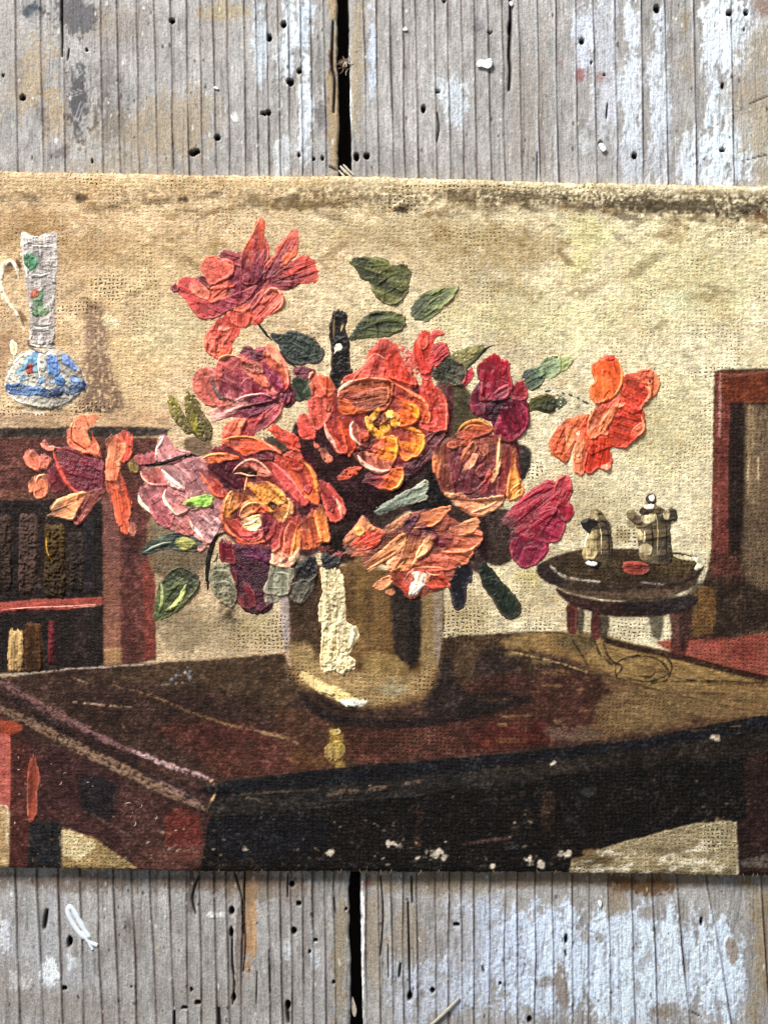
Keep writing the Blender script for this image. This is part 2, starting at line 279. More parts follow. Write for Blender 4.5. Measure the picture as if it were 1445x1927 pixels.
line('O', '560 525 1000 500 1200 460 1445 440', 3, '#0c0d10', .8); line('O', '980 560 1020 560 1010 720', 14, '#33241f', .8, dry=.3, taper=0); line('O', '1230 720 1445 690', 6, '#584642', .8, dry=.2); line('O', '1200 735 1445 720', 4, '#100f10', .8)
line('P', '345 850 345 1020', 26, '#3c2c24', .8, dry=.35, taper=0); line('P', '250 880 250 1000', 10, '#2c211e', .7, dry=.4, taper=0); line('P', '0 1075 160 1055', 7, '#4c3a38', .8, dry=.2)
for k in range(60):
    x = rng.uniform(400, 1400); y = 1400+rng.uniform(0.0, 1.0)*230-(x-400)*.06
    blob(x, y, rng.uniform(4, 16), rng.uniform(2, 7), ['#3a3733', '#2c2f33', '#453a34', '#4a4a48'][k % 4], .5, 1.2, rot=-8)
for x, y, r in ((784, 1614, 7), (822, 1610, 11), (835, 1613, 8), (990, 1618, 6), (1000, 1628, 8), (1014, 1630, 7), (1065, 1608, 8), (462, 1598, 6), (930, 1630, 5), (317, 1600, 7), (620, 1606, 8), (1040, 1436, 5), (345, 1265, 8), (360, 1280, 9), (740, 1588, 6), (1345, 1388, 7), (1432, 1612, 16), (1415, 1616, 12)):
    blob(x, y, r*1.1, r*.7, '#c9c6bc', .85, 2.2)
for k in range(420):                       # grime and bare flecks along the lower edge and over the dark paint
    x = rng.uniform(-160, 1600); y = 1625+0.011*x-abs(rng.normal(0, 1))*70
    if y < 1300: continue
    if 1075 < x < 1370 and y > 1560: continue
    blob(x, y, rng.uniform(1.5, 4.5), rng.uniform(1, 2.4), ['#8c8272', '#5c544a', '#a89c86', '#3c2c28'][k % 4], rng.uniform(.3, .8), 1.0, rot=rng.uniform(-30, 30))
# bare canvas wedge at the lower right, chair leg
fill(TT, '1075 1620 1150 1592 1230 1570 1310 1550 1375 1545 1388 1560 1385 1660 1070 1660', '#a59672', 1, 3, 1.5, .35, -15, lab=CANVAS, curve=False, pit=.35, wv=1.2)
blob(1350, 1580, 36, 40, '#b5a882', .8, .5, pit=1); blob(1120, 1620, 40, 18, '#6a563c', .8, 1); blob(1220, 1600, 60, 16, '#75634a', .6, 1.1); blob(1290, 1625, 60, 14, '#cfc4a0', .9, .9); blob(1350, 1635, 30, 14, '#d8cdac', .9, .7); blob(1090, 1640, 20, 16, '#b8a67c', .9, .6, pit=1)
blob(1370, 1640, 20, 10, '#5a4428', .8, .8); blob(1350, 1580, 36, 40, None, 1, .5, pit=1)
fill(TT, '1385 1545 1445 1530 1630 1500 1630 1700 1392 1700', '#2e2022', 1, 5, 1, .25, 90, curve=False, lab=LEG); fill(TT, '1400 1440 1445 1430 1445 1590 1415 1590', '#33211f', .7, 10, 1, .25, 90); fill(TT, '1400 1620 1445 1610 1445 1630 1400 1632', '#77736e', .7, 8, 2, .3, dry=.2)
# ---------------- right: rug edge, chair, side table
fill('L', '790 960 960 930 1445 900 1700 880 1700 1290 1445 1205 1150 1125 960 1075', '#8c4540', .95, 4, 1.4, .3, 8, lab=RUG, curve=False, pit=.6); blob(1330, 1215, 60, 18, '#a85c54', .6, .8); blob(1400, 1225, 40, 22, '#6e2a2c', .5, .8)
fill('X', '1130 1196 1180 1209 1260 1230 1445 1281 1630 1334 1630 1400 1445 1338 1300 1318 1150 1270 1100 1240', '#8c7850', .95, 3, 1, .35, 15, curve=False, lab=TABLE)
fill('X', '1200 1290 1445 1310 1630 1350 1630 1400 1445 1340 1280 1355 1150 1370 1120 1330', '#7a684a', .7, 16, 3, .35, 8)
line('L', '500 950 700 1000 950 1052 1200 1118 1445 1174', 12, '#2e1d1a', .95, soft=3, taper=0)
fill('Q', '300 120 350 110 626 105 1200 90 1200 1700 626 1700 400 1740 150 1700 280 1250 290 700', '#4a3c32', 1, 3, 1.2, .25, 90, lab=CHAIR, curve=False)
fill('Q', '480 350 626 340 1200 330 1200 1300 626 1450 480 1300', '#6a5d4c', .9, 18, 2, .3, 90, pit=.5, dry=.05)
fill('Q', '500 360 545 360 540 660 500 900 480 650', '#988a6c', .8, 8, 2, .3, 90, dry=.2); fill('Q', '500 660 570 640 575 900 500 900', '#8c7d66', .7, 6, 2, .2, 90); fill('Q', '590 360 1200 360 1200 900 600 900', '#7a6c5a', .6, 16, 2, .3, 90, dry=.2)
line('Q', '510 660 500 780', 3, '#c8bca0', .9); line('Q', '565 640 568 780', 2.6, '#b8ac92', .9)
fill('Q', '395 320 480 320 490 700 470 1100 430 1420 390 1300 385 800', '#241a19', .95, 12, 1.2, .25, 90)
fill('Q', '310 125 380 120 400 320 385 700 385 1100 390 1350 290 1350 285 1000 300 600', '#703c36', 1, 3, 1, .2, 90, curve=False); fill('Q', '350 140 626 135 1200 130 1200 310 626 310 410 318 360 300', '#68321f', .95, 5, 1.5, .25, 0); line('Q', '330 135 420 150 626 125', 5, '#8a5a52', .8)
line('Q', '340 140 335 300 335 520', 6, '#a6807a', .85, dry=.12); line('Q', '330 560 325 900 320 1150', 5, '#90645c', .7, dry=.35); line('Q', '400 318 626 315', 3, '#1c1214', .9)
line('Q', '310 105 400 90 626 85', 5, '#3b2e26', .6, dry=.45)
fill('Q', '280 1200 430 1250 450 1420 300 1400', '#5c3a34', .7, 12, 2, .25, 90, pit=.8); fill('Q', '160 1420 500 1380 626 1450 1200 1400 1200 1660 626 1690 150 1740', '#2f2620', .85, 16, 2, .3, pit=.7); fill('Q', '170 1460 300 1450 290 1700 150 1690', '#6c5232', .9, 6, 2, .3, 90, pit=.6)
# engraved curls on the wall-side end of the table
for w, c, pts in ((3.2, '#5c4a30', '430 940 460 1020 530 1090'), (3, '#56452c', '480 960 520 1060 590 1100 560 1150'), (2.4, '#574832', '560 1170 560 1080 680 1040 800 1060 860 1140 740 1190 600 1160'), (2.6, '#4e3f2a', '640 1000 800 1020 880 1090 850 1180 760 1200'),
                  (3, '#594830', '300 950 360 1040 390 1100'), (2, '#5a4a30', '700 1100 780 1110 760 1160 640 1150'), (2.2, '#4c3e2a', '870 1190 1100 1185 1300 1195 1445 1190'), (1.8, '#54442c', '900 1170 1200 1200 1445 1215')):
    line('L', pts, w*1.35, '#2a2012', 1, soft=2, rag=1.2, dry=0)
for k in range(90):
    x = rng.uniform(930, 1445); y = 1205+(x-1000)*.19+rng.uniform(0, 1)**1.3*(1400-(x-1000)*.14-1205-(x-1000)*.19)
    blob(x, y, rng.uniform(8, 46), rng.uniform(1.6, 5), ['#4c3826', '#9c8660', '#5c442e', '#3c2c20', '#8a6c4c'][k % 5], rng.uniform(.3, .7), 1.2, rot=rng.uniform(-6, 14))
line('L', '430 920 470 1020 500 1100', 3, '#a89468', .7); line('P', '100 130 400 180 540 235 640 240 800 290 1000 340 1330 415', 2.4, '#40331f', .8); line('P', '150 120 400 180 540 225', 3, '#b8a478', .8, dry=.2)
line('P', '20 45 200 25 430 30', 2.4, '#3c2f20', .8, dry=.1)
for k in range(26):
    x = rng.uniform(1000, 1400); y = 1250+(x-1000)*.12+rng.uniform(-5, 90); line('X', [(x, y), (x+rng.uniform(15, 60), y+rng.uniform(-6, 8))], rng.uniform(1, 2.4), ['#3d2f20', '#9a8660', '#54402c'][k % 3], .6, dry=.2)
# side table
fill('L', '270 740 330 740 325 900 275 890', '#5c2c28', 1, 2.5, 1, .2, 90, lab=SIDE); line('L', '322 780 320 880', 2.4, '#a8625a', .9); fill('L', '415 780 465 780 460 930 410 920', '#5c2c28', 1, 2.5, 1, .2, 90, lab=SIDE)
fill('L', '330 770 370 780 360 900 330 880', '#3c3024', .9, 4, 1, .2, 90, lab=SIDE); fill('L', '465 800 515 810 505 930 462 930', '#3c2a22', .9, 4, 1, .2, 90, lab=SIDE); fill('L', '750 790 830 790 820 930 770 920', '#2e241f', .8, 5, 1.5, .3, 90, lab=SIDE)
fill('L', '870 780 980 760 970 900 930 1040 880 1000 880 880', '#5a2f2b', .95, 4, 1, .25, 90, lab=SIDE); fill('L', '930 780 1000 760 985 950 950 1040 930 940', '#3c2724', .8, 4, 1)
fill('L', '200 640 300 680 520 720 800 715 1000 680 1010 750 860 800 640 815 480 800 340 760 250 710', '#3a2320', 1, 3, 1, .25, 0, lab=SIDE); fill('L', '620 710 1000 690 1010 750 860 790 650 780', '#262225', .9, 6, 1)
fill('L', '90 530 140 480 300 425 500 410 800 420 1000 450 1070 500 1050 560 1000 640 800 710 560 715 340 680 180 620 110 580', '#4c3b2e', 1, 3, 1, .3, 0, lab=SIDE)
fill('L', '180 490 400 430 700 430 1000 460 1010 520 800 590 560 600 320 590 220 560', '#4a3b28', .9, 5, 1.5, .3, 0, pit=.8); fill('L', '820 460 1000 480 960 560 800 570', '#6b5838', .7, 8, 2, .3, pit=.9); fill('L', '260 640 560 670 880 650 880 690 560 705 300 680', '#6a5444', .8, 5, 1.5, .3)
line('L', '100 540 180 610 340 650 600 640 900 620 1050 560', 6, '#2f2523', .8, dry=.15); fill('L', '90 530 140 490 230 560 250 640 130 590', '#34292a', .8, 5, 1.5)
line('L', '170 510 240 570 340 595 460 605', 4.5, '#cfc4ae', .95, dry=.2, h=1.4); line('L', '130 450 280 420 380 408', 3, '#a8966e', .8, dry=.2); line('L', '690 608 830 622', 2.4, '#c8bcae', .8, dry=.4)
# pots
fill('L', '365 440 400 350 440 260 490 240 530 280 520 400 510 500 440 520 390 500', '#5c4a34', .95, 3, 1, .25, 90, lab=POTS, c2='#4a3a2a'); fill('L', '355 262 395 235 420 190 450 190 480 225 515 290 530 400 520 500 470 520 400 508 362 440 392 350 402 290', '#7c6644', 1, 2.5, .6, .25, 90, lab=POTS, c2='#5c4a34'); fill('L', '480 240 515 290 528 400 515 495 480 505 490 380', '#3c2f20', .9, 6, 1, .2, 90)
fill('L', '622 195 655 190 700 222 720 165 760 92 785 105 790 160 850 190 900 185 908 240 868 262 872 480 790 500 705 470 690 380 672 270 630 235', '#7a6444', 1, 2.5, .6, .25, 90, lab=POTS); fill('L', '800 200 850 195 868 262 868 470 820 480', '#453722', .9, 6, 1, .2, 90); fill('L', '700 300 740 290 740 460 705 450', '#a8956c', .8, 5, 1, .2, 90); fill('L', '880 195 900 195 900 235 880 240', '#c0ae84', .6, 3, 1)
fill('L', '440 260 470 280 460 480 440 510 400 420', '#a08c64', .7, 5, 1, .2, 90)
fill('L', '700 250 860 200 870 300 860 480 780 500 720 440', '#6a5638', .95, 3, 1.3, .3, 90, lab=POTS); fill('L', '780 260 850 250 850 470 780 480', '#4e3f28', .8, 8, 1.5, .3, 90); fill('L', '860 180 905 180 905 240 870 270', '#4a3c2c', .8, 5, 2, lab=POTS)
fill('L', '620 240 700 240 720 300 640 290', '#8c7850', .7, 4, 1.5, lab=POTS); fill('L', '700 290 760 280 750 380 700 370', '#4a4a38', .8, 4, 1)
blob(1170, 1010, 30, 20, '#9a8452', .7, .8); blob(1265, 965, 12, 16, '#3f3324', .7, .8)
# ---------------- vase
fill('M', '100 200 1205 300 1205 700 1190 850 1140 1020 1050 1120 900 1170 700 1195 560 1190 400 1120 250 1050 170 900 130 700 100 450', '#6b4c2c', 1, 3, .8, .3, 90, lab=VASE, curve=False, wv=.9)
fill('M', '170 300 370 350 380 800 220 800 170 700', '#493629', .9, 14, 1, .2, 90); fill('M', '540 100 840 350 850 850 700 820 560 800', '#7e5e38', .95, 30, 1, .25, 90); fill('M', '640 420 720 420 700 760 640 760', '#5c452c', .7, 16, 1, .2, 90)
fill('M', '870 330 1070 380 1065 700 1020 920 900 880 860 700', '#2a2422', .95, 12, 1, .2, 90); fill('M', '1070 360 1140 360 1150 900 1060 1000 1060 700', '#9a7f56', .9, 8, 1, .2, 90)
fill('M', '1140 390 1205 390 1200 760 1160 900 1140 700', '#a08c78', .95, 6, 1, .2, 90); fill('M', '100 430 150 430 165 700 175 920 140 860 105 650', '#a99990', .95, 4, 1, .25, 90)
fill('M', '150 780 300 780 380 900 560 950 820 960 1080 980 1150 930 1130 1040 1030 1130 800 1190 560 1180 360 1090 220 1010', '#b09264', .85, 26, 2, .3, 10, pit=.4)
fill('M', '660 850 800 820 960 900 940 960 700 970', '#a08452', .8, 8, 2, .3); fill('M', '780 1050 860 1010 960 1060 880 1120 800 1110', '#a29676', .8, 8, 2); fill('M', '180 800 300 800 330 900 240 960 180 900', '#9c8358', .7, 8, 2, .3)
fill('M', '250 950 340 1000 520 1080 640 1150 700 1150 560 1180 360 1090 260 1010', '#e8cc8c', .95, 5, 2.5, .3); fill('M', '500 1150 640 1145 690 1165 600 1190 520 1170', '#ece6d2', .95, 3, 2, .1, h=1.5)
line('M', '1205 380 1208 560 1205 700', 2.6, '#251c16', .85); line('M', '1215 700 1300 715 1400 700', 2.4, '#382c20', .7)
fill('M', '300 1060 420 1130 640 1200 760 1200 620 1240 440 1210', '#1f1a1a', .6, 6, 1);
for x_, y_, rx_, ry_ in ((520, 1190, 12, 60), (842, 1220, 18, 60), (560, 1275, 30, 26), (800, 1290, 40, 24), (680, 1315, 80, 10), (880, 1160, 50, 30), (750, 1400, 110, 26)):
    blob(x_, y_, rx_, ry_, None, 1, .7, pit=1)
fill('M', '380 330 560 330 540 620 400 760 370 600', '#5a4028', .5, 30, 3, .3, 90); fill('M', '560 640 700 640 700 900 600 880', '#96744a', .5, 26, 3, .3, 90)
line('M', '640 300 640 800', 18, '#8c6c3c', .5, soft=10, dry=.2, taper=0); line('M', '760 420 765 800', 16, '#8a6a44', .5, soft=10, dry=.2, taper=0); line('M', '590 300 590 760', 14, '#4c3622', .5, soft=10, dry=.1, taper=0); line('M', '1000 380 1000 860', 12, '#1a1718', .7, soft=10, taper=0)
# ---------------- dark underpainting below the roses
fill('C', '60 900 350 860 560 1100 900 1000 1200 950 1380 930 1300 1150 1120 1300 1000 1445 900 1560 600 1700 300 1750 100 1500 60 1200', '#371822', .98, 6, 1.5, .35, 40, wv=1.1)
fill('H', '250 200 900 0 1000 200 1050 420 900 480 650 470 300 800 100 900 -80 700 -60 300', '#2e1820', .95, 8, 1.5, .3, 40); fill('H', '700 400 850 120 920 150 960 290 1040 420 900 440 720 470', '#151a1e', .95, 6, 1, .2)
fill('H', '960 430 1200 420 1340 560 1340 900 1240 980 1000 700', '#3b2228', .95, 6, 1.5, .3); fill('H', '-60 640 120 640 160 800 100 900 20 1010 -60 900', '#26211f', .9, 6, 1.5, .3)
fill('D', '290 480 430 470 520 700 540 760 380 880 290 920 250 700', '#4b4630', .95, 5, 1.5, .3, 90); fill('D', '180 470 320 480 320 860 260 880', '#5c2a30', .9, 8, 1.5, .25, 90)
fill('D', '850 960 980 1010 990 1120 930 1280 880 1250 840 1100', '#191c22', .95, 4, 1.5, .3); fill('D', '820 990 880 940 900 1060 850 1050', '#571f2c', .9, 4, 1)
fill('X', '905 975 960 960 970 1040 935 1065 900 1040', '#352426', .95, 5, 1.5, .3); fill('F', '500 200 680 200 720 290 660 350 500 340', '#77604a', .9, 6, 1.5)
fill('G', '0 100 350 0 900 60 1000 500 1000 900 560 900 250 800 60 430', '#521c2e', .95, 8, 1.5, .3, 40); fill('F', '200 860 560 900 740 1000 680 1250 560 1330 210 1340', '#7d6d56', .9, 6, 1.5, .2, 90)
blob(435, 1120, 34, 60, '#3a2c24', .8, .7); blob(565, 1080, 40, 50, '#33261f', .85, .6)
# the tooth of the canvas breaks every thin colour up
t1 = fbm(GX, GY, 3.4, 401, 2); t2 = fbm(GX, GY, 8.5, 405, 3); t3 = fbm(GX*.55, GY*1.6, 4.0, 409, 2); t4 = fbm(GX, GY, 34, 413, 3)
dk = sm((.16-C.mean(-1))/.13)
C *= np.exp((.55+.9*dk)*(t1-.5)+(.40+.6*dk)*(t2-.5)+.7*(t3-.5)+(.25+.7*dk)*(t4-.5))[..., None]
C += (dk*.030*sm((t1*.6+t3*.25+t4*.3-.68)/.12))[..., None]*np.array([1, .82, .68])
um = (sm((t2*.45+t3*.45+t4*.25-.58)/.10)*.62*(1-dk)*sm((fbm(GX, GY, 90, 420, 3)-.35)/.3))[..., None]
C[:] = C*(1-um)+C*np.array([.50, .40, .28])*um
HB += .8*(t2-.5)*WV
for k in range(60):
    x = rng.uniform(1085, 1380); y = rng.uniform(1560+(1380-x)*.16, 1645); blob(x, y, rng.uniform(6, 26), rng.uniform(2, 6), ['#6a5434', '#e0d6b8', '#86704c', '#ece4cc'][k % 4], .6, 1.4, rot=-12)
cm = (LB == CANVAS)[..., None]*1.0
warm = ((LB == BOOKCASE) | (LB == CHAIR) | (LB == RUG) | (LB == LEG) | ((LB == TABLE) & (C[..., 0] > C[..., 2]*1.12)))[..., None]*1.0
C[:] = C*(1-warm)+C*np.array([1.24, 1.08, .96])*warm
C[:] = C*(1-cm)+C*np.array([1.0, .985, 1.02])*cm
C[:] = np.clip(C, 0.004, 0.9)
# ------------------------------------------------------------------ mesh builders
def mk_mesh(name, V, Q, cols=None, wv=None, pit=None, gl=None, mat=None, smooth=True, drag=None):
    me = bpy.data.meshes.new(name)
    V = np.ascontiguousarray(V, np.float32); Q = np.ascontiguousarray(Q, np.int32)
    me.vertices.add(len(V)); me.vertices.foreach_set('co', V.ravel())
    me.loops.add(Q.size); me.loops.foreach_set('vertex_index', Q.ravel())
    me.polygons.add(len(Q)); me.polygons.foreach_set('loop_start', np.arange(0, Q.size, Q.shape[1], dtype=np.int32))
    me.polygons.foreach_set('use_smooth', np.full(len(Q), smooth))
    me.update(calc_edges=True)
    if cols is not None:
        at = me.color_attributes.new('Col', 'FLOAT_COLOR', 'POINT')
        cols = np.asarray(cols, float)
        if mat is MPREF[0]: cols = np.clip(cols, 1e-4, 1); lm = cols@np.array([.3, .5, .2]); cols = cols**1.02*(lm**.24*1.42)[:, None]
        c4 = np.ones((len(V), 4), np.float32); c4[:, :3] = cols; at.data.foreach_set('color', c4.ravel())
    for nm, a in (('weave', wv), ('pit', pit), ('sheen', gl)):
        if a is not None:
            at = me.attributes.new(nm, 'FLOAT', 'POINT'); at.data.foreach_set('value', np.ascontiguousarray(np.broadcast_to(a, len(V)), np.float32))
    if drag is not None:
        at = me.attributes.new('drag', 'FLOAT_VECTOR', 'POINT'); at.data.foreach_set('vector', np.ascontiguousarray(drag, np.float32).ravel())
    if mat: me.materials.append(mat)
    return me
MPREF = [None]
def link(name, me, parent=None, label=None, kind=None):
    o = bpy.data.objects.new(name, me); col.objects.link(o)
    if parent is not None: o.parent = parent
    if label: o['label'] = label
    if kind: o['kind'] = kind
    return o
def empty(name, label=None, cat=None, kind=None):
    o = bpy.data.objects.new(name, None); col.objects.link(o); o.empty_display_size = 0.01
    if label: o['label'] = label
    if cat: o['category'] = cat
    if kind: o['kind'] = kind
    return o
def grid_quads(mask):
    """quads of a grid whose 'mask' cells are kept; returns quads indexed into the full grid"""
    i, j = np.nonzero(mask); w = mask.shape[1]+1
    a = i*w+j
    return np.stack([a+w, a+w+1, a+1, a], 1)      # counter-clockwise seen from +Z (y flipped)
def compact(Q, n):
    used = np.zeros(n, bool); used[Q.ravel()] = True; idx = np.cumsum(used)-1
    return used, idx[Q]
def wpos(X, Y, h):
    return np.stack([(X-CX)*S, -(Y-CY)*S, h*S], -1)

# ------------------------------------------------------------------ oil paint material
def nd(nt, t, **k):
    n = nt.nodes.new(t)
    for a, v in k.items():
        if a == 'op': n.operation = v
        elif hasattr(n, a): setattr(n, a, v)
    return n
def mth(nt, op, a, b=None, c=None, clamp=False):
    n = nt.nodes.new('ShaderNodeMath'); n.operation = op; n.use_clamp = clamp
    for i, v in enumerate((a, b, c)):
        if v is None: continue
        if isinstance(v, (int, float)): n.inputs[i].default_value = v
        else: nt.links.new(v, n.inputs[i])
    return n.outputs[0]
def noise(nt, vec, scale, detail=3, rough=.55, dim='3D'):
    n = nt.nodes.new('ShaderNodeTexNoise'); n.inputs['Scale'].default_value = scale; n.inputs['Detail'].default_value = detail; n.inputs['Roughness'].default_value = rough
    nt.links.new(vec, n.inputs['Vector']); return n
def attr(nt, nm):
    n = nt.nodes.new('ShaderNodeAttribute'); n.attribute_name = nm; return n
def vmul(nt, vec, s):
    n = nt.nodes.new('ShaderNodeVectorMath'); n.operation = 'MULTIPLY'; nt.links.new(vec, n.inputs[0]); n.inputs[1].default_value = s; return n.outputs[0]
def mixc(nt, f, a, b, mode='MIX'):
    n = nt.nodes.new('ShaderNodeMix'); n.data_type = 'RGBA'; n.blend_type = mode
    if isinstance(f, (int, float)): n.inputs[0].default_value = f
    else: nt.links.new(f, n.inputs[0])
    for i, v in ((6, a), (7, b)):
        if isinstance(v, tuple): n.inputs[i].default_value = v
        else: nt.links.new(v, n.inputs[i])
    return n.outputs[2]
def paint_material():
    m = bpy.data.materials.new('oil_paint_on_canvas'); m.use_nodes = True; nt = m.node_tree; L = nt.links.new
    b = nt.nodes['Principled BSDF']
    tc = nd(nt, 'ShaderNodeTexCoord'); p = vmul(nt, tc.outputs['Object'], (1/S, 1/S, 1/S))   # pixels
    wob = noise(nt, p, 0.03, 2); wv_ = nt.nodes.new('ShaderNodeVectorMath'); wv_.operation = 'MULTIPLY_ADD'
    L(wob.outputs['Color'], wv_.inputs[0]); wv_.inputs[1].default_value = (15, 15, 0); L(p, wv_.inputs[2])
    sep = nd(nt, 'ShaderNodeSeparateXYZ'); L(wv_.outputs[0], sep.inputs[0])
    k = math.pi/7.9
    x = mth(nt, 'MULTIPLY', sep.outputs[0], k); y = mth(nt, 'MULTIPLY', mth(nt, 'MULTIPLY_ADD', sep.outputs[0], 0.018, sep.outputs[1]), math.pi/7.3)
    cx = mth(nt, 'ABSOLUTE', mth(nt, 'COSINE', x)); cy = mth(nt, 'ABSOLUTE', mth(nt, 'COSINE', y))
    s = mth(nt, 'MULTIPLY', mth(nt, 'SINE', x), mth(nt, 'SINE', y))
    hx = mth(nt, 'MULTIPLY', mth(nt, 'POWER', cx, .7), mth(nt, 'MULTIPLY_ADD', s, .28, .72))
    hy = mth(nt, 'MULTIPLY', mth(nt, 'POWER', cy, .7), mth(nt, 'MULTIPLY_ADD', s, -.28, .78))
    weave = mth(nt, 'MAXIMUM', hx, hy)
    nz = noise(nt, p, 0.16, 4, .65); nf = noise(nt, p, 0.45, 3, .7); nl = noise(nt, p, 0.035, 3, .6)
    aw0 = attr(nt, 'weave').outputs['Fac']; cover = mth(nt, 'MULTIPLY', mth(nt, 'SUBTRACT', noise(nt, p, .018, 4, .65).outputs['Fac'], .36), 4.2, clamp=True)
    aw = mth(nt, 'MULTIPLY', aw0, mth(nt, 'MULTIPLY_ADD', mth(nt, 'MAXIMUM', cover, attr(nt, 'pit').outputs['Fac']), .45, .55)); ap = attr(nt, 'pit').outputs['Fac']; ag = attr(nt, 'sheen').outputs['Fac']
    # openings between the threads: where neither thread is high
    opening = mth(nt, 'SUBTRACT', 1.0, weave)
    th = mth(nt, 'MULTIPLY_ADD', ap, -.38, .86); th = mth(nt, 'MULTIPLY_ADD', nz.outputs['Fac'], -.55, mth(nt, 'ADD', th, .25))
    pit = mth(nt, 'MULTIPLY', mth(nt, 'SUBTRACT', opening, th), 9.0, clamp=True)
    pit = mth(nt, 'MULTIPLY', pit, mth(nt, 'MINIMUM', mth(nt, 'MULTIPLY', aw, 1.3), 1.0))
    ca = attr(nt, 'Col').outputs['Color']
    var = mth(nt, 'MULTIPLY_ADD', nf.outputs['Fac'], mth(nt, 'MULTIPLY_ADD', aw0, .55, .45), mth(nt, 'MULTIPLY_ADD', aw0, -.26, .78))
    br = noise(nt, vmul(nt, attr(nt, 'drag').outputs['Vector'], (.045, .62, 1)), 1.0, 3, .6)
    var = mth(nt, 'MULTIPLY', var, mth(nt, 'MULTIPLY_ADD', mth(nt, 'MULTIPLY', mth(nt, 'SUBTRACT', br.outputs['Fac'], .5), mth(nt, 'SUBTRACT', 1.0, aw0)), 1.5, 1.0))
    cv = nt.nodes.new('ShaderNodeCombineXYZ'); L(var, cv.inputs[0]); L(var, cv.inputs[1]); L(var, cv.inputs[2])
    c1 = mixc(nt, 1.0, ca, cv.outputs[0], 'MULTIPLY')
    # brown grime rubbed into the low grain
    gr = mth(nt, 'MULTIPLY', mth(nt, 'SUBTRACT', mth(nt, 'MULTIPLY_ADD', nz.outputs['Fac'], 1.0, mth(nt, 'MULTIPLY', opening, .42)), .60), 4.5, clamp=True)
    gr = mth(nt, 'MULTIPLY', gr, mth(nt, 'MULTIPLY_ADD', nl.outputs['Fac'], 1.0, -.05))
    c2 = mixc(nt, mth(nt, 'MULTIPLY', gr, mth(nt, 'MULTIPLY_ADD', aw, .62, .10)), c1, (.085, .045, .02, 1))
    scm_glint = mth(nt, 'MULTIPLY', mth(nt, 'SUBTRACT', mth(nt, 'MULTIPLY_ADD', weave, .35, mth(nt, 'MULTIPLY_ADD', nf.outputs['Fac'], .8, mth(nt, 'MULTIPLY', nz.outputs['Fac'], .7))), 1.08), 4.0, clamp=True)  # dry scumble plus thread highlights put into the colour on raised weave
    dry_glint = mixc(nt, 1.0, mixc(nt, 1.0, c2, (1.9, 1.8, 1.7, 1), 'MULTIPLY'), (.012, .010, .009, 1), 'ADD')
    c2 = mixc(nt, mth(nt, 'MULTIPLY', scm_glint, mth(nt, 'MULTIPLY', aw0, .55)), c2, dry_glint)
    c3 = mixc(nt, mth(nt, 'MULTIPLY', pit, .92), c2, (.018, .010, .005, 1))
    L(c3, b.inputs['Base Color'])
    L(mth(nt, 'MULTIPLY_ADD', nf.outputs['Fac'], .25, mth(nt, 'MULTIPLY_ADD', ag, -.30, .50)), b.inputs['Roughness'])
    L(mth(nt, 'MULTIPLY_ADD', ag, .42, -.02), b.inputs['Specular IOR Level'])
    hgt = mth(nt, 'MULTIPLY', mth(nt, 'SUBTRACT', weave, mth(nt, 'MULTIPLY', pit, .8)), mth(nt, 'MULTIPLY', aw, 1.9))
    hgt = mth(nt, 'ADD', hgt, mth(nt, 'MULTIPLY', nz.outputs['Fac'], mth(nt, 'MULTIPLY_ADD', aw0, 2.4, .25)))
    hgt = mth(nt, 'ADD', hgt, mth(nt, 'MULTIPLY', nf.outputs['Fac'], mth(nt, 'MULTIPLY_ADD', aw0, 2.2, .55)))
    hgt = mth(nt, 'ADD', hgt, mth(nt, 'MULTIPLY', mth(nt, 'SUBTRACT', 1.0, aw0), mth(nt, 'MULTIPLY', br.outputs['Fac'], 2.2)))
    bp = nd(nt, 'ShaderNodeBump'); bp.inputs['Strength'].default_value = .85; bp.inputs['Distance'].default_value = S
    L(hgt, bp.inputs['Height']); L(bp.outputs[0], b.inputs['Normal'])
    return m
MP = paint_material(); MPREF[0] = MP

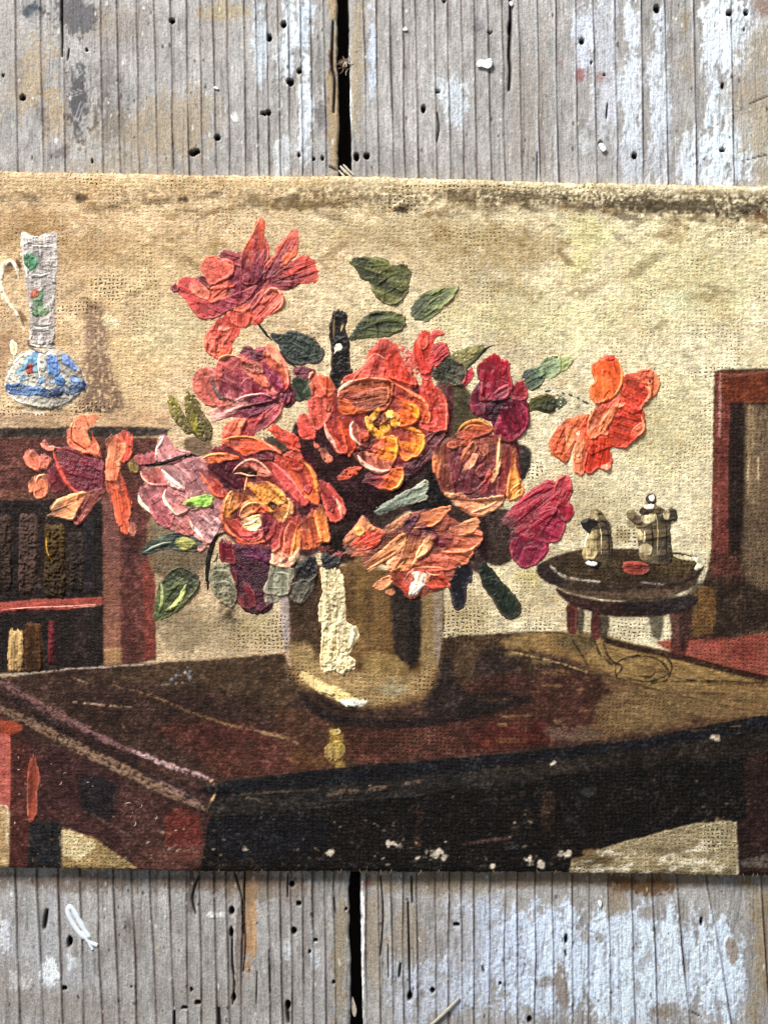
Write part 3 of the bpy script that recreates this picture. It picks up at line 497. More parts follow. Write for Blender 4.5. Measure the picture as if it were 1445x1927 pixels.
# ------------------------------------------------------------------ impasto: each loaded stroke is a relief of its own
painting = empty('oil_painting', 'unframed oil painting of roses in a metal vase, on coarse canvas, lying on weathered planks', 'painting')
H = HB.copy(); CT = C.copy(); PM = np.where(C.mean(-1) < .12, .8, 0.0)
ROSE = [None]
def _patch(name, parent, s, d, X, Y, c1, c2, ang, T, R, wr, grit, ridge_w, var, label, wvv, gl, arc=None):
    SEED[0] += 1; sd = SEED[0]
    # a knife-drawn edge: mostly crisp, torn here and there
    ca, sa = math.cos(math.radians(ang)), math.sin(math.radians(ang))
    U = X*ca+Y*sa; V = -X*sa+Y*ca
    st = 0.55*vn(U/34, V/2.8, sd)+0.45*vn(U/15, V/1.7, sd+3)
    st2 = vn(U/50, V/7.0, sd+9)
    lump = fbm(X, Y, 13, sd, 2); fine = fbm(X, Y, 4.2, sd+5, 2)
    inside = d > 0
    if inside.sum() < 4: return None
    um, vm_ = U[inside].min(), U[inside].max()
    t = (U-um)/(vm_-um+1e-6)
    edge = np.exp(-((d-2.4)/1.9)**2)
    prof = 0
    rw = (0.25+0.75*sm((t-0.25)/0.6)) if ridge_w == 0 else ridge_w
    if ridge_w == 0:
        vv = V-V[inside].mean(); vv = vv/(np.abs(vv[inside]).max()+1e-6)
        rw = np.clip(rw*0.75+0.45*sm(vv*(1 if sd % 2 else -1)), 0, 1)
    thick = 0.34+0.66*sm(t*1.15+(lump-.5)*.5)
    T = T*.44*thick if ridge_w == 0 else T*.65; R = R*.62
    prof = sm(d/(2.3+7.5*(1-rw)*(t*0+1))) if ridge_w == 0 else sm(d/2.2)
    hh = T*prof*(0.85+0.36*(lump-0.5))+R*edge*rw*(0.45+1.0*lump)+(T*.45+.35)*(st-0.5)*prof+(T*.8+.4)*(st2-.5)*prof+(fine-0.5)*(0.45+grit)*prof
    stp = sm((vn(U/46+7, V/8.5, sd+40)-.52)/.05); stp2 = sm((vn(U/16, V/13, sd+43)-.60)/.05)
    big = np.clip(inside.sum()*P*P/900, 0, 1)
    hh += (1.5*(stp-.5)+1.3*stp2)*prof*big
    if wr > 0:
        w1 = fbm(X, Y, 8, sd+20, 2); hh += wr*(np.abs(w1-0.5)*-4+0.8)*prof
    hh = np.maximum(hh, 0.25*prof)
    Hs = H[s].copy()
    k = Hs
    for _ in range(2):
        pz = np.pad(k, 1, mode='edge'); k = (pz[:-2, 1:-1]+pz[2:, 1:-1]+pz[1:-1, :-2]+pz[1:-1, 2:]+pz[1:-1, 1:-1]*2)/6
    top = k*0.75+Hs*0.25+hh
    cut = sm((d+1.1)/1.9); wet_on = name in ('petal', 'leaf_stroke', 'rose')
    z = (Hs-1.2)*(1-cut)+top*cut
    # pigment: two colours pulled into one another along the stroke, paler where the paint is thick
    tt = sm(np.clip(t+(st2-0.5)*0.9+(st-0.5)*0.35, 0, 1))[..., None]
    cc = lin(c1)*(1-tt)+lin(c2)*tt
    lum = 1+var*1.2*(st-0.5)*2+var*1.2*(st2-0.5)*2+0.16*(fine-0.5)*2+big*(.22*(stp-.5)+.20*(stp2-.3))
    lum = lum*(1-.30*big*sm((d-4)/9)*(1-.7*t.clip(0, 1))*(.4+lump))
    cc = cc*lum[..., None]
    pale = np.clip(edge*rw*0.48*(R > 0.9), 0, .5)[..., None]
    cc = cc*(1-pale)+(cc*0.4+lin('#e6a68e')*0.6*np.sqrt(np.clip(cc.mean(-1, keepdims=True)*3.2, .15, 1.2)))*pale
    cc = cc*(np.array([1.05, .97, .84]) if name in ('petal', 'rose', 'ridge') else 1.0); cc = cc*1.18
    dirt = (sm((fbm(X, Y, 4.5, sd+31, 2)-0.72)/0.08)*0.6)[..., None]
    cc = cc*(1-dirt)+lin('#3a1c18')*dirt
    # wet into wet: the start of the stroke drags up the colour below
    wet = (np.clip(.80*(1-sm((t-.02+(st2-.5)*.5)/.50))+.6*(1-sm(d/4.5))*(1-rw)*sm((fine*.5+st*.5-.3)/.3), 0, .9)*(1 if wet_on else 0)*PM[s])[..., None]
    cc = cc*(1-wet)+CT[s]*wet
    lit = (.10*(st-.5)+.10*(lump-.5))[..., None]; cc = cc*(1+lit)
    PM[s] = np.where(d > 0, 1.0, PM[s])
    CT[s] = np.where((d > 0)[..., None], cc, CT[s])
    # grid mesh
    q = (d > -0.4); cell = q[:-1, :-1] | q[1:, :-1] | q[:-1, 1:] | q[1:, 1:]
    Q = grid_quads(cell); n = X.size
    used, Q = compact(Q, n)
    Vv = wpos(X, Y, z).reshape(-1, 3)[used]
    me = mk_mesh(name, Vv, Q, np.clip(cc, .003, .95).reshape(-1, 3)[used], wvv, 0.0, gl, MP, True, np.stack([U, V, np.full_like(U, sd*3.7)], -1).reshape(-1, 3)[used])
    H[s] = np.where(d > -0.5, np.maximum(z, Hs*0.6+z*0.4), Hs)
    return link(name, me, parent, label)
def stroke(f, pts, c1, c2=None, ang=90, T=4, R=3, rag=1.0, wr=0, grit=0, ridge=0, var=.17, name='petal', label=None, parent='rose', wvv=.05, gl=.95, dry=0):
    p = catmull(px(f, pts)); c2 = c2 or c1
    s = sl(p[:, 0].min(), p[:, 0].max(), p[:, 1].min(), p[:, 1].max(), 7)
    X, Y = GX[s], GY[s]
    wx = (vn(X/7, Y/7, SEED[0]+1)-.5)*2.4*rag; wy = (vn(X/7, Y/7, SEED[0]+2)-.5)*2.4*rag
    d, _ = pdist(X+wx, Y+wy, p)
    ca_, sa_ = math.cos(math.radians(ang)), math.sin(math.radians(ang)); U_ = X*ca_+Y*sa_; ii = d > 0
    if ii.any():
        t_ = np.clip((U_-U_[ii].min())/(np.ptp(U_[ii])+1e-6), 0, 1); V_ = -X*sa_+Y*ca_
        d = d-(1-sm(t_/.35))*6.5*np.clip(vn(U_/22, V_/2.6, SEED[0]+8)-.30, 0, 1)*min(rag, 1.2)-sm((t_-.75)/.25)*3.0*np.clip(vn(U_/22, V_/2.4, SEED[0]+5)-.45, 0, 1)*rag
    d = d+2.5+(F3[s]-.5)*1.6*rag-np.clip(rag-1, 0, 3)*1.2*np.clip(F2[s]-.35, 0, 1)*2
    if dry > 0:
        th = np.maximum(np.abs(np.cos(X*math.pi/7.9)), np.abs(np.cos(Y*math.pi/7.3)))
        d = np.minimum(d, (F3[s]*.6+F2[s]*.5+th*.25-.45-dry*.5)*14)
    par = (ROSE[0] if parent == 'rose' else parent)
    return _patch(name, par, s, d, X, Y, c1, c2, ang, T, R, wr, grit, ridge, var, label, wvv, gl)
def ridge(f, pts, w, c, T=3, rag=.5, name='ridge', parent='rose', taper=.75, label=None, wvv=.05, wr=0, c2=None):
    p = catmull(px(f, pts), False)
    s = sl(p[:, 0].min(), p[:, 0].max(), p[:, 1].min(), p[:, 1].max(), 6+w)
    X, Y = GX[s], GY[s]
    wx = (vn(X/7, Y/7, SEED[0]+1)-.5)*2.0*rag; wy = (vn(X/7, Y/7, SEED[0]+2)-.5)*2.0*rag
    d, arc = pdist(X+wx, Y+wy, p, False)
    w = max(w, 3.0)
    d = d+w/2*(1-taper*(np.abs(arc-.5)*2)**2.2)
    ang = math.degrees(math.atan2(p[-1, 1]-p[0, 1], p[-1, 0]-p[0, 0]))
    par = (ROSE[0] if parent == 'rose' else parent)
    return _patch(name, par, s, d, X, Y, c, c2 or c, ang, T, 0.8, wr, 0, .5, .12, label, wvv, .55)
def rose(label, *a, **k):
    """starts a flower: its first stroke is the part, later strokes are its petals"""
    ROSE[0] = painting; k['name'] = k.get('name', 'rose')
    o = stroke(*a, label=label, **k); ROSE[0] = o; return o
# ------------------------------------------------------------------ leaves and stems laid down first
def leaf(f, pts, c1, c2=None, ang=0, T=3, R=2, label=None, **k):
    ROSE[0] = painting
    k.setdefault('rag', 1.2); k.setdefault('wr', .8)
    o = stroke(f, pts, c1, c2, ang, T, R, name='leaf', label=label, **k); ROSE[0] = o; return o
def vein(f, pts, w, c, T=1.6): return ridge(f, pts, w, c, T, name='leaf_stroke')
def stem(f, pts, w, c, T=2, label=None, **k):
    ROSE[0] = painting; return ridge(f, pts, w, c, T, name='stem', label=label, rag=1.2, **k)
leaf('X', '658 492 676 486 690 484 722 487 735 499 762 499 772 515 768 540 762 556 742 573 722 568 704 550 697 532 680 522 670 506', '#3e4224', '#6a6a3a', 20, 3, 2.5, 'dark olive leaf at the very top of the bouquet')
vein('X', '706 540 730 520 762 508', 8, '#5d6234'); vein('X', '668 494 700 500 730 498', 6, '#59602f'); vein('X', '716 556 738 544 760 530', 6, '#4a4f2a')
leaf('X', '780 602 774 580 800 551 832 542 862 540 848 562 822 588 800 604', '#4c5427', '#7d8550', -35, 3, 2.5, 'olive leaf right of the topmost leaf'); vein('X', '784 596 812 566 848 546', 4, '#8a9060'); vein('X', '800 598 824 580', 4, '#39401f')
leaf('X', '660 641 666 622 682 600 704 588 730 586 758 594 762 612 744 626 716 634 690 634', '#343c20', '#5a5e30', 0, 3.5, 3, 'dark green leaf just above the central rose', rag=1.5); vein('X', '666 636 700 610 750 600', 6, '#4a5030')
leaf('B', '770 40 880 35 950 12 1080 60 1150 110 1210 190 1180 270 1080 280 990 290 880 230 840 150', '#2f3832', '#474e44', 25, 4, 3, 'grey-green leaf between the star flower and the stick', wr=1.4); vein('B', '880 60 980 130 1100 180', 7, '#4b5448'); vein('B', '960 240 1080 230 1190 200', 6, '#4c5548'); vein('B', '1000 70 1090 120 1130 170', 6, '#525a4e')
leaf('B', '955 410 1080 400 1125 480 1110 570 1010 605 960 560', '#36402f', '#47523e', 60, 3, 2); stem('X', '484 607 500 628 514 640', 6, '#1f2724', rag=1) if False else stem('X', '484 607 500 628 514 642', 6, '#1f2724')
stem('B', '840 180 900 260 990 330', 6, '#2a2a26', 1.5)
leaf('C', '395 -60 505 -50 508 20 492 100 522 200 530 400 545 450 460 510 440 620 370 560 388 330 366 130', '#2a231d', '#1c1817', 90, 4, 2, 'tall black twig standing up left of the central rose', wr=1.2, rag=1.1)
ridge('C', '410 -50 402 60 398 180', 7, '#6c5a42', 2, name='leaf_stroke'); ridge('C', '480 0 470 60 455 110', 6, '#c0a878', 2, name='leaf_stroke'); stroke('C', '412 230 440 215 462 235 455 262 425 270 410 250', '#cfc8a4', T=5, R=1, rag=.3, name='paint_dot'); ridge('C', '420 265 400 300', 4, '#d8d0b0', 2, name='leaf_stroke')
leaf('B', '40 535 90 530 130 580 170 680 215 760 265 850 240 930 150 925 90 850 60 760 40 650', '#6b6028', '#54502a', 70, 3, 2, 'olive bud tips left of the dusky pink rose', dry=.12); leaf('B', '-110 600 -90 560 -30 620 20 720 60 800 90 870 40 870 -40 780 -90 690', '#8a8038', '#5c5628', 60, 2.6, 1.5, dry=.1)
ridge('B', '95 680 110 780 150 900', 14, '#9c9038', 1.5, name='leaf_stroke', rag=1.5)
leaf('D', '290 235 400 172 590 138 560 210 500 285 430 325 330 265', '#847a44', '#6d6636', -20, 1.6, 1, 'mustard leaf above the crimson flower', dry=.05); leaf('D', '150 380 170 320 240 262 320 250 420 322 440 362 405 470 300 462 200 432', '#3a3a26', '#5a5440', 20, 3.5, 3, wr=1.4); stem('D', '700 125 620 150 540 230 430 340', 6, '#2f2f20', 2)
stroke('D', '455 345 490 328 498 390 440 465 412 462', '#a6273c', ang=100, T=2.5, R=1.5, parent=painting, name='petal', label='crimson fleck beside the mustard leaf')
leaf('D', '915 375 1000 330 1082 310 1105 400 1055 480 1000 510 950 480', '#3c4a2e', '#5f7556', -30, 3, 2); leaf('D', '1085 280 1110 245 1230 228 1240 330 1185 402 1100 412 1055 345', '#7f9066', '#9aa67c', -20, 3.2, 2.5, 'pale green leaf tip right of the crimson flower'); leaf('D', '1245 240 1300 225 1340 270 1310 310 1260 365 1238 320', '#8b9550', '#a3aa74', -30, 3, 2)
leaf('D', '955 650 985 600 1060 568 1140 560 1180 600 1172 690 1110 702 1040 680 980 690', '#5d5c1c', '#2d3014', 10, 3, 2, 'mossy leaf low beside the crimson flower'); leaf('D', '1185 560 1260 580 1285 630 1230 660 1180 690', '#4c5038', '#5c6046', 0, 1.5, 1, dry=.35)
stem('D', '900 420 1000 330', 4, '#54606a', 1.2); 
for q in ('290 505 330 520', '350 520 400 545', '430 555 470 575', '490 580 560 625', '120 500 200 490'): stem('I', q, 5, '#4f5458', 1.6)
leaf('X', '264 1042 280 1022 310 1008 338 1004 386 1018 384 1034 346 1036 310 1032 280 1044', '#26332a', '#3c4a38', 0, 2.6, 2, 'dark slender leaf under the pale pink rose', rag=1.3); stroke('F', '400 1085 470 1050 530 1062 575 1092 500 1145 430 1125', '#b8b454', '#8d8c4a', 0, 3, 2, name='leaf_stroke', rag=.6); ridge('F', '110 1190 240 1120 390 1080', 6, '#9a9c86', 2, name='leaf_stroke')
leaf('X', '290 1166 294 1128 306 1092 332 1068 362 1076 374 1098 358 1124 336 1146 310 1163', '#5a6238', '#454a30', -50, 3, 3, 'broad green leaf lowest at the left of the bouquet', wr=1.2); ridge('X', '298 1160 306 1128 304 1098', 8, '#a8ac70', 3, name='leaf_stroke', rag=1); ridge('X', '312 1150 338 1130 350 1100', 12, '#b4b670', 3, name='leaf_stroke', rag=1, wr=1); ridge('X', '318 1112 336 1098 346 1088', 9, '#7e8450', 2, name='leaf_stroke')
leaf('X', '901 1064 916 1060 940 1092 962 1114 978 1140 972 1160 950 1162 928 1128 908 1098', '#1f281c', '#2a3426', 60, 2.6, 2, 'dark narrow leaf right of the vase', wr=1)
leaf('H', '1000 980 1100 925 1190 905 1210 1040 1160 1080 1145 1240 1080 1300 1040 1190', '#23232c', '#2d2d38', 70, 3.2, 2, 'blue-black leaf over the right shoulder of the vase', wr=1)
leaf('H', '380 455 460 402 600 318 720 262 820 200 838 260 815 310 830 352 700 392 590 424 480 470 420 488', '#5e685a', '#8c937c', -25, 3.5, 2.5, 'grey-green leaf under the central rose', wr=1.2, rag=1.3); ridge('H', '700 280 760 250 820 225', 10, '#a8ac94', 2.5, name='leaf_stroke')
# ------------------------------------------------------------------ silver pots, jewels of the jug, vase lights
def dab(f, pts, c1, c2=None, ang=90, T=3, R=1.5, name='highlight', label=None, **k):
    k.setdefault('rag', .6); return stroke(f, pts, c1, c2, ang, T, R, name=name, label=label, parent=painting, **k)
dab('M', '375 250 470 255 515 275 530 345 538 480 545 640 610 650 630 710 590 790 560 850 600 870 600 930 540 950 520 970 470 940 395 955 375 900 385 800 385 640 365 600 370 480 390 420 385 330', '#d2bf94', '#dccb9c', 90, 4, 2.5, 'highlight', 'cracked cream highlight down the front of the vase', wr=2.6, grit=2, rag=1.3, var=.1)
dab('M', '390 720 480 700 500 790 460 880 390 880', '#dcc896', T=4, wr=1.5); dab('M', '500 560 545 620 600 660 590 760 530 820 490 780', '#d4c298', T=4, wr=2)
dab('M', '250 960 290 980 360 1040 450 1090 440 1110 340 1070 270 1010', '#cdb47c', T=2, rag=1.4); dab('M', '515 1155 600 1145 680 1160 660 1185 560 1185', '#ece4cc', T=2.5, rag=1.6)
dab('M', '440 1360 490 1340 505 1370 470 1385', '#a89450', T=1.5, rag=1.4); dab('M', '400 1500 450 1440 510 1420 530 1500 500 1560 420 1540', '#9a843c', '#857038', T=1.5, rag=1.8, dry=.1)
dab('J', '215 150 245 105 330 125 400 140 480 90 555 100 568 200 568 400 556 600 542 800 540 1000 535 1180 430 1230 310 1190 308 1000 298 800 268 600 240 400 218 260', '#b4aaa2', '#a79c94', 90, 1.6, .8, 'jug_neck', wr=1.6, grit=1, wvv=.5, rag=1.2)
dab('J', '310 1290 420 1310 560 1280 700 1350 800 1460 845 1580 820 1690 700 1790 540 1850 380 1848 200 1795 85 1715 55 1600 95 1480 190 1360', '#ccc4b2', '#857e72', 30, 1.6, .8, 'jug_body', wr=1.6, grit=1, wvv=.5, rag=1.3)
for pts, c, c2 in (('60 1640 140 1615 280 1640 420 1660 430 1720 300 1735 140 1730 85 1700', '#2f5186', '#5f7898'), ('410 1665 520 1680 620 1655 625 1720 520 1745 420 1735', '#4a5f84', '#2c3a5c'), ('630 1655 740 1630 845 1590 850 1670 760 1710 640 1725', '#5c6c84', '#485a78')):
    dab('J', pts, c, c2, 0, 1.6, .8, 'jug_band', wr=1.2, wvv=.4, rag=1.6, dry=.12)
for q in ('245 205 330 215 400 222', '400 222 470 200 555 190', '375 255 470 240 560 262', '330 285 395 290 385 400', '285 485 300 530 400 545 460 525 520 500 525 462', '400 470 470 465 475 525', '320 1000 420 1035 540 1012', '310 1075 420 1090 540 1075', '285 1185 310 1225 420 1232 550 1218', '300 1245 370 1298 450 1302 515 1262'):
    ridge('J', q, 3.2, '#4c5264', 1.2, name='jug_light', parent=painting, rag=1.2)
for q, c in (('340 770 400 740 430 800 380 860', '#5f7a5a'), ('380 840 460 830 490 900 420 930', '#768a6a'), ('330 860 370 850 380 920 345 930', '#55704e'), ('400 690 425 690 420 760 398 750', '#5f8a66'), ('170 1480 220 1450 240 1500 190 1530', '#8ca6b0'), ('390 1560 440 1545 450 1600 400 1610', '#6a8098'), ('500 1580 540 1570 545 1600 505 1610', '#8490a0'), ('200 1560 250 1540 260 1570 215 1590', '#7c94a4')):
    dab('J', q, c, T=1.6, R=.8, name='jewel', rag=1.5, wvv=.2)
jug = {}
for pts, c, T, nm in (('250 340 290 305 335 315 365 370 355 430 325 465 290 450 255 400', '#4f8a62', 5, 'green jewel on the neck of the jug'), ('230 1440 300 1340 340 1308 385 1320 380 1400 300 1440 225 1480', '#6a8fa8', 4, None), ('280 1450 315 1418 345 1440 335 1500 290 1505', '#a4473c', 4, 'red jewel on the body of the jug'),
                  ('345 1450 385 1435 400 1470 360 1505 340 1490', '#7090a0', 3.5, None), ('485 1340 520 1320 570 1370 600 1470 580 1530 520 1510 485 1440', '#5f7cae', 4, None), ('630 1330 665 1325 730 1400 770 1470 720 1460 650 1400', '#7086b4', 3, None),
                  ('570 1560 605 1535 650 1570 645 1620 600 1635 570 1600', '#4f78a8', 4, None), ('720 1560 760 1545 785 1580 760 1605 730 1595', '#6c84b0', 3, None), ('320 690 385 665 380 730 330 745', '#b0604c', 2.5, None), ('110 1200 140 1185 170 1250 150 1330 118 1290', '#cfc4a0', 2.5, None), ('490 1450 540 1480 580 1520 540 1545 490 1500', '#6a88b0', 3, None)):
    dab('J', pts, c, T=T, R=1.2, name='jewel', label=nm, wvv=.1)
ridge('J', '190 545 175 470 120 390 60 400 20 470 8 600 35 720 90 800 180 930', 10, '#dccbb0', 4, name='jug_handle', parent=painting, wr=.8, taper=.5); ridge('J', '12 740 60 790', 5, '#d8c8a8', 2, name='highlight', parent=painting)
dab('L', '357 262 395 235 420 190 452 190 482 225 515 290 532 400 520 500 470 520 400 508 362 440 392 350 402 290', '#8a7248', '#3a2d1e', 0, 2, 1, 'painted_pot', 'small metal cream jug painted on the round table', wvv=.4, var=.3)
dab('L', '622 195 655 190 700 222 720 165 760 120 790 160 850 190 900 185 908 240 868 262 872 480 790 500 705 470 690 380 672 270 630 235', '#8c7650', '#3c3020', 0, 2, 1, 'painted_pot', 'tall metal coffee pot painted on the round table', wvv=.4, var=.35)
for q, c, w in (('470 230 505 300 515 420 505 490', '#2e2418', 3.5), ('455 260 470 340 465 470', '#c9b383', 3), ('790 200 800 300 795 470', '#a8905c', 3.5), ('840 200 850 330 850 470', '#33281a', 3.5), ('760 260 770 350 765 450', '#2c2318', 4), ('720 300 725 380', '#e0d0a4', 3.5), ('900 190 905 240 880 265', '#3a2e1e', 3), ('640 200 690 250', '#e6dabc', 3), ('735 160 780 200', '#33281a', 3), ('400 300 380 370 368 440', '#ece2c4', 3.5)):
    ridge('L', q, w, c, 1.6, name='highlight', parent=painting)
for f, pts, c, T in (('L', '415 195 440 190 448 235 420 250', '#a8966e', 3), ('L', '355 260 390 235 440 250 440 275 410 290 400 320', '#2a2220', 3), ('L', '365 440 385 370 410 320 440 308 436 380 440 440 420 470 380 470', '#a89468', 3), ('L', '385 480 440 485 468 500 440 520 395 508', '#2c2624', 3), ('L', '378 488 410 488 440 500 410 508', '#e0dac8', 2.5),
                     ('L', '735 115 760 92 785 105 785 135 755 145', '#2c221a', 4), ('L', '750 108 768 98 780 115 762 130', '#d8cfba', 2.5), ('L', '700 200 720 165 770 150 775 180 740 210', '#4c3c2c', 3), ('L', '725 160 765 150 770 170 735 175', '#d8d0bc', 2), ('L', '622 195 660 190 660 240 630 235', '#8d7c5a', 3), ('L', '640 240 680 215 710 230 690 270', '#5a4832', 3), ('L', '715 225 780 210 785 240 750 265 715 255', '#b8a880', 3.5),
                     ('L', '700 390 730 380 762 400 758 440 725 452 700 430', '#a39270', 3.5), ('L', '670 290 690 340 720 370 700 310', '#b0a078', 2), ('L', '840 190 865 195 862 235 840 230', '#ab9a74', 2.5), ('L', '1000 465 1050 468 1075 490 1040 530 1020 530 1035 495', '#cfc6a8', 3), ('L', '890 450 960 455 1010 480 960 475', '#c0b490', 2.2)):
    dab(f, pts, c, T=T, R=1, name='highlight', wvv=.1)
dab('L', '595 500 620 490 700 495 740 510 745 545 700 560 640 558 600 535', '#a03a22', '#7c2a1c', 0, 3, 1.5, 'red_dish', 'small red dish on the round side table')
dab('N', '160 620 190 540 210 600 222 680 205 780 208 880 170 920 160 820', '#8a4030', '#a04a34', 90, 3, 2, 'highlight', rag=1)
for k, (x, y, w) in enumerate(((728, 840, 30), (740, 870, 12), (760, 900, 20), (740, 935, 30), (860, 900, 30), (890, 890, 20), (1000, 985, 16), (1040, 960, 10), (780, 830, 25), (330, 700, 20), (370, 660, 16), (300, 600, 10), (500, 690, 14), (520, 730, 10), (120, 560, 16), (110, 620, 12), (150, 700, 14), (100, 760, 14), (70, 930, 16))):
    xx = x/3.0104; yy = 1240+y/3.0104; r_ = w/3.0
    an = rng.uniform(0, 6.28); q = [(xx+math.cos(an+u)*r_, yy+math.sin(an+u)*r_*.8) for u in (0, .9, 1.8)]
    ridge('X', q, 2.6, ['#a8907c', '#8c7468', '#9c7c74'][k % 3], 1.6, name='paint_curl', parent=painting)
for x0, x1, y0, y1, c1, c2, w_ in ((-80, 70, 765, 1225, '#4c3a30', '#3c2c26', 3), (138, 243, 755, 1255, '#5c463c', '#4a362e', 3), (305, 428, 825, 1285, '#5c4422', '#3e3020', 4), (480, 556, 875, 1240, '#3e302c', '#33281f', 2.5), (64, 146, 1528, 1786, '#b09260', '#98794e', .6), (176, 274, 1484, 1784, '#5e3c1e', '#4c3018', 1), (330, 360, 1462, 1736, '#742a30', '#5c2026', .8)):
    stroke('K', [(x0, y0), ((x0+x1)/2, y0-8), (x1, y0+4), (x1+2, (y0+y1)/2), (x1, y1), ((x0+x1)/2, y1+5), (x0, y1), (x0-3, (y0+y1)/2)], c1, c2, 90, 2.2, .8, rag=1.2, wr=w_, grit=1, var=.3, name='painted_book', parent=painting, wvv=.45, gl=.4)
ridge('K', '0 1385 230 1368 440 1362 680 1345', 4, '#c8877a', 2, name='shelf_edge', parent=painting)
ridge('K', '310 880 318 980 350 1060', 4, '#a87c2c', 2, name='gilt_stroke', parent=painting)
for q, w_ in (('240 400 262 470 268 560', 4), ('205 330 225 300', 6), ('290 120 330 140 400 130', 4), ('215 130 240 110 290 120', 8), ('290 1290 200 1350 130 1420', 5), ('80 1730 200 1800 400 1845', 5), ('320 1040 420 1060 530 1045', 3.5), ('300 505 400 525 510 500', 3.5), ('290 1215 400 1245 510 1230', 4), ('250 210 400 228 555 225', 3.5), ('400 1310 400 1450 410 1560', 7)):
    ridge('J', q, w_, '#e2d8c4', 2.2, name='jug_light', parent=painting, rag=1.2)
# ------------------------------------------------------------------ 1 star-shaped flower, top left
rose('coral star-shaped flower at the upper left of the bouquet', 'A', '620 400 700 330 860 340 960 400 1060 450 1120 560 1100 640 960 650 860 760 700 860 600 820 540 700 620 560', '#84304a', '#9c4048', 110, 2.5, 1.5)
P_ = stroke
P_('A', '420 740 640 700 820 620 780 700 700 770 560 845 440 895 340 885 270 800 210 720 150 655 170 560 260 552 350 585 430 680', '#cc4c48', '#93384a', 20, 4, 3)
P_('A', '100 630 130 605 165 620 160 655 120 668', '#7c2a3c', T=3); P_('A', '255 600 300 575 380 620 430 690 422 735 340 715 275 665', '#d8806e', '#cf6f60', 50, 4, 2.5, var=.12); P_('A', '330 558 380 542 412 590 425 650 395 620', '#642024', T=3)
P_('A', '500 362 550 322 620 338 680 378 690 450 620 430 560 395', '#7a2a3a', '#8c3440', 20, 3, 2); P_('A', '365 420 420 370 500 382 560 400 625 430 632 500 600 540 520 585 440 612 400 550 358 485', '#d06c60', '#c85c50', 60, 5, 3, wr=.8); ridge('A', '365 480 372 420 420 375 500 372', 5, '#d07860', 2.5)
P_('A', '430 620 520 580 640 560 640 620 560 640 440 650', '#a8443c', T=3); P_('A', '440 650 560 612 630 625 632 700 560 725 430 760', '#d26448', '#c45044', 150, 4.5, 3); P_('A', '540 560 620 500 700 560 700 700 620 720 640 600', '#7c2a3e', T=2, R=1)
P_('A', '860 42 892 90 888 200 925 290 922 380 900 450 860 560 800 610 720 600 700 480 698 360 725 300 780 190 825 90', '#cf5c44', '#7c2a42', 95, 4.5, 3.5); ridge('A', '700 420 715 320 770 220 830 100 862 45', 6, '#d88064', 3); ridge('A', '905 270 925 330 918 390 890 430', 5, '#cf7462', 2.5); P_('A', '815 560 860 440 905 430 905 540 860 610', '#6f2440', T=3, R=2)
P_('A', '1165 130 1182 220 1165 330 1120 385 1060 430 985 505 930 560 880 560 915 440 990 350 1010 280 1090 190', '#c9584a', '#7c2b40', 120, 4, 2.5, rag=1.4); P_('A', '1120 330 1165 290 1160 350 1120 390 1060 440 1050 380', '#cf6044', T=3, R=2)
P_('A', '1232 358 1290 380 1352 480 1335 575 1200 602 1100 590 1000 600 950 560 1060 470 1130 420', '#cb4632', '#6f2438', 160, 3.4, 2, rag=1.5); P_('A', '950 600 1100 590 1190 592 1120 642 1020 652', '#853040', T=2.5, R=1.5, ang=0)
P_('A', '870 690 900 640 940 600 960 640 1000 660 900 760 840 770', '#b85048', '#a84048', 120, 3, 2); P_('A', '760 860 830 770 930 655 1000 652 1052 715 1040 800 960 855 900 872 880 920 820 952 780 920', '#c44a40', '#dc6c5c', -45, 5, 4); ridge('A', '870 770 930 660 1000 655 1048 715 1035 795 960 850', 7, '#e08a78', 3); ridge('A', '760 790 830 700 900 620', 4, '#c06a68', 2)
P_('A', '590 850 720 775 780 800 775 900 740 965 660 965 600 905', '#c2503f', '#cf5a50', 90, 4, 3); P_('A', '640 820 740 770 770 800 700 840', '#cf6450', T=3)
P_('A', '540 870 600 872 680 975 655 1050 612 1120 600 1200 510 1235 430 1205 385 1120 405 1040 470 950', '#c8483c', '#d65c4c', 110, 4, 2.5, wr=1.6, rag=1.4); P_('A', '410 1060 500 990 570 1000 600 1045 540 1120 500 1180 430 1172 400 1110', '#d86c5c', T=4, R=2.5, wr=1.8); P_('A', '515 965 580 950 590 985 550 1005 515 1000', '#dc7c6c', T=4, R=2); P_('A', '520 1180 560 1140 600 1160 590 1200 520 1235', '#cc5030', T=3)
# ------------------------------------------------------------------ 2 dusky rose
rose('dusky pink rose left of the black twig', 'B', '300 330 520 210 760 160 900 380 930 520 870 620 700 760 500 760 300 640 250 480', '#a84a54', '#9a4050', 30, 2.5, 1)
P_('B', '960 322 1130 342 1090 412 1030 400 970 380', '#6a1f3a', T=3, ang=0); P_('B', '915 470 962 480 970 580 930 650 880 640 890 540', '#581630', T=3)
P_('B', '160 330 230 320 290 370 330 520 400 600 420 640 260 650 180 600 120 530 108 430', '#c4685e', '#b86058', 60, 4, 3, wr=1); P_('B', '235 345 275 340 300 420 325 500 385 590 330 580 272 480', '#5c5258', '#7c6468', 60, 3, 1)
P_('B', '300 300 340 240 430 212 530 235 600 290 690 370 750 450 765 490 690 482 600 402 520 340 400 330 330 330', '#cc6a5c', '#c8604c', 40, 5, 3.5); ridge('B', '295 340 330 250 430 218 530 250', 5, '#e0a088', 3); P_('B', '300 320 360 330 345 440 330 530 300 430', '#b85850', T=4, R=3)
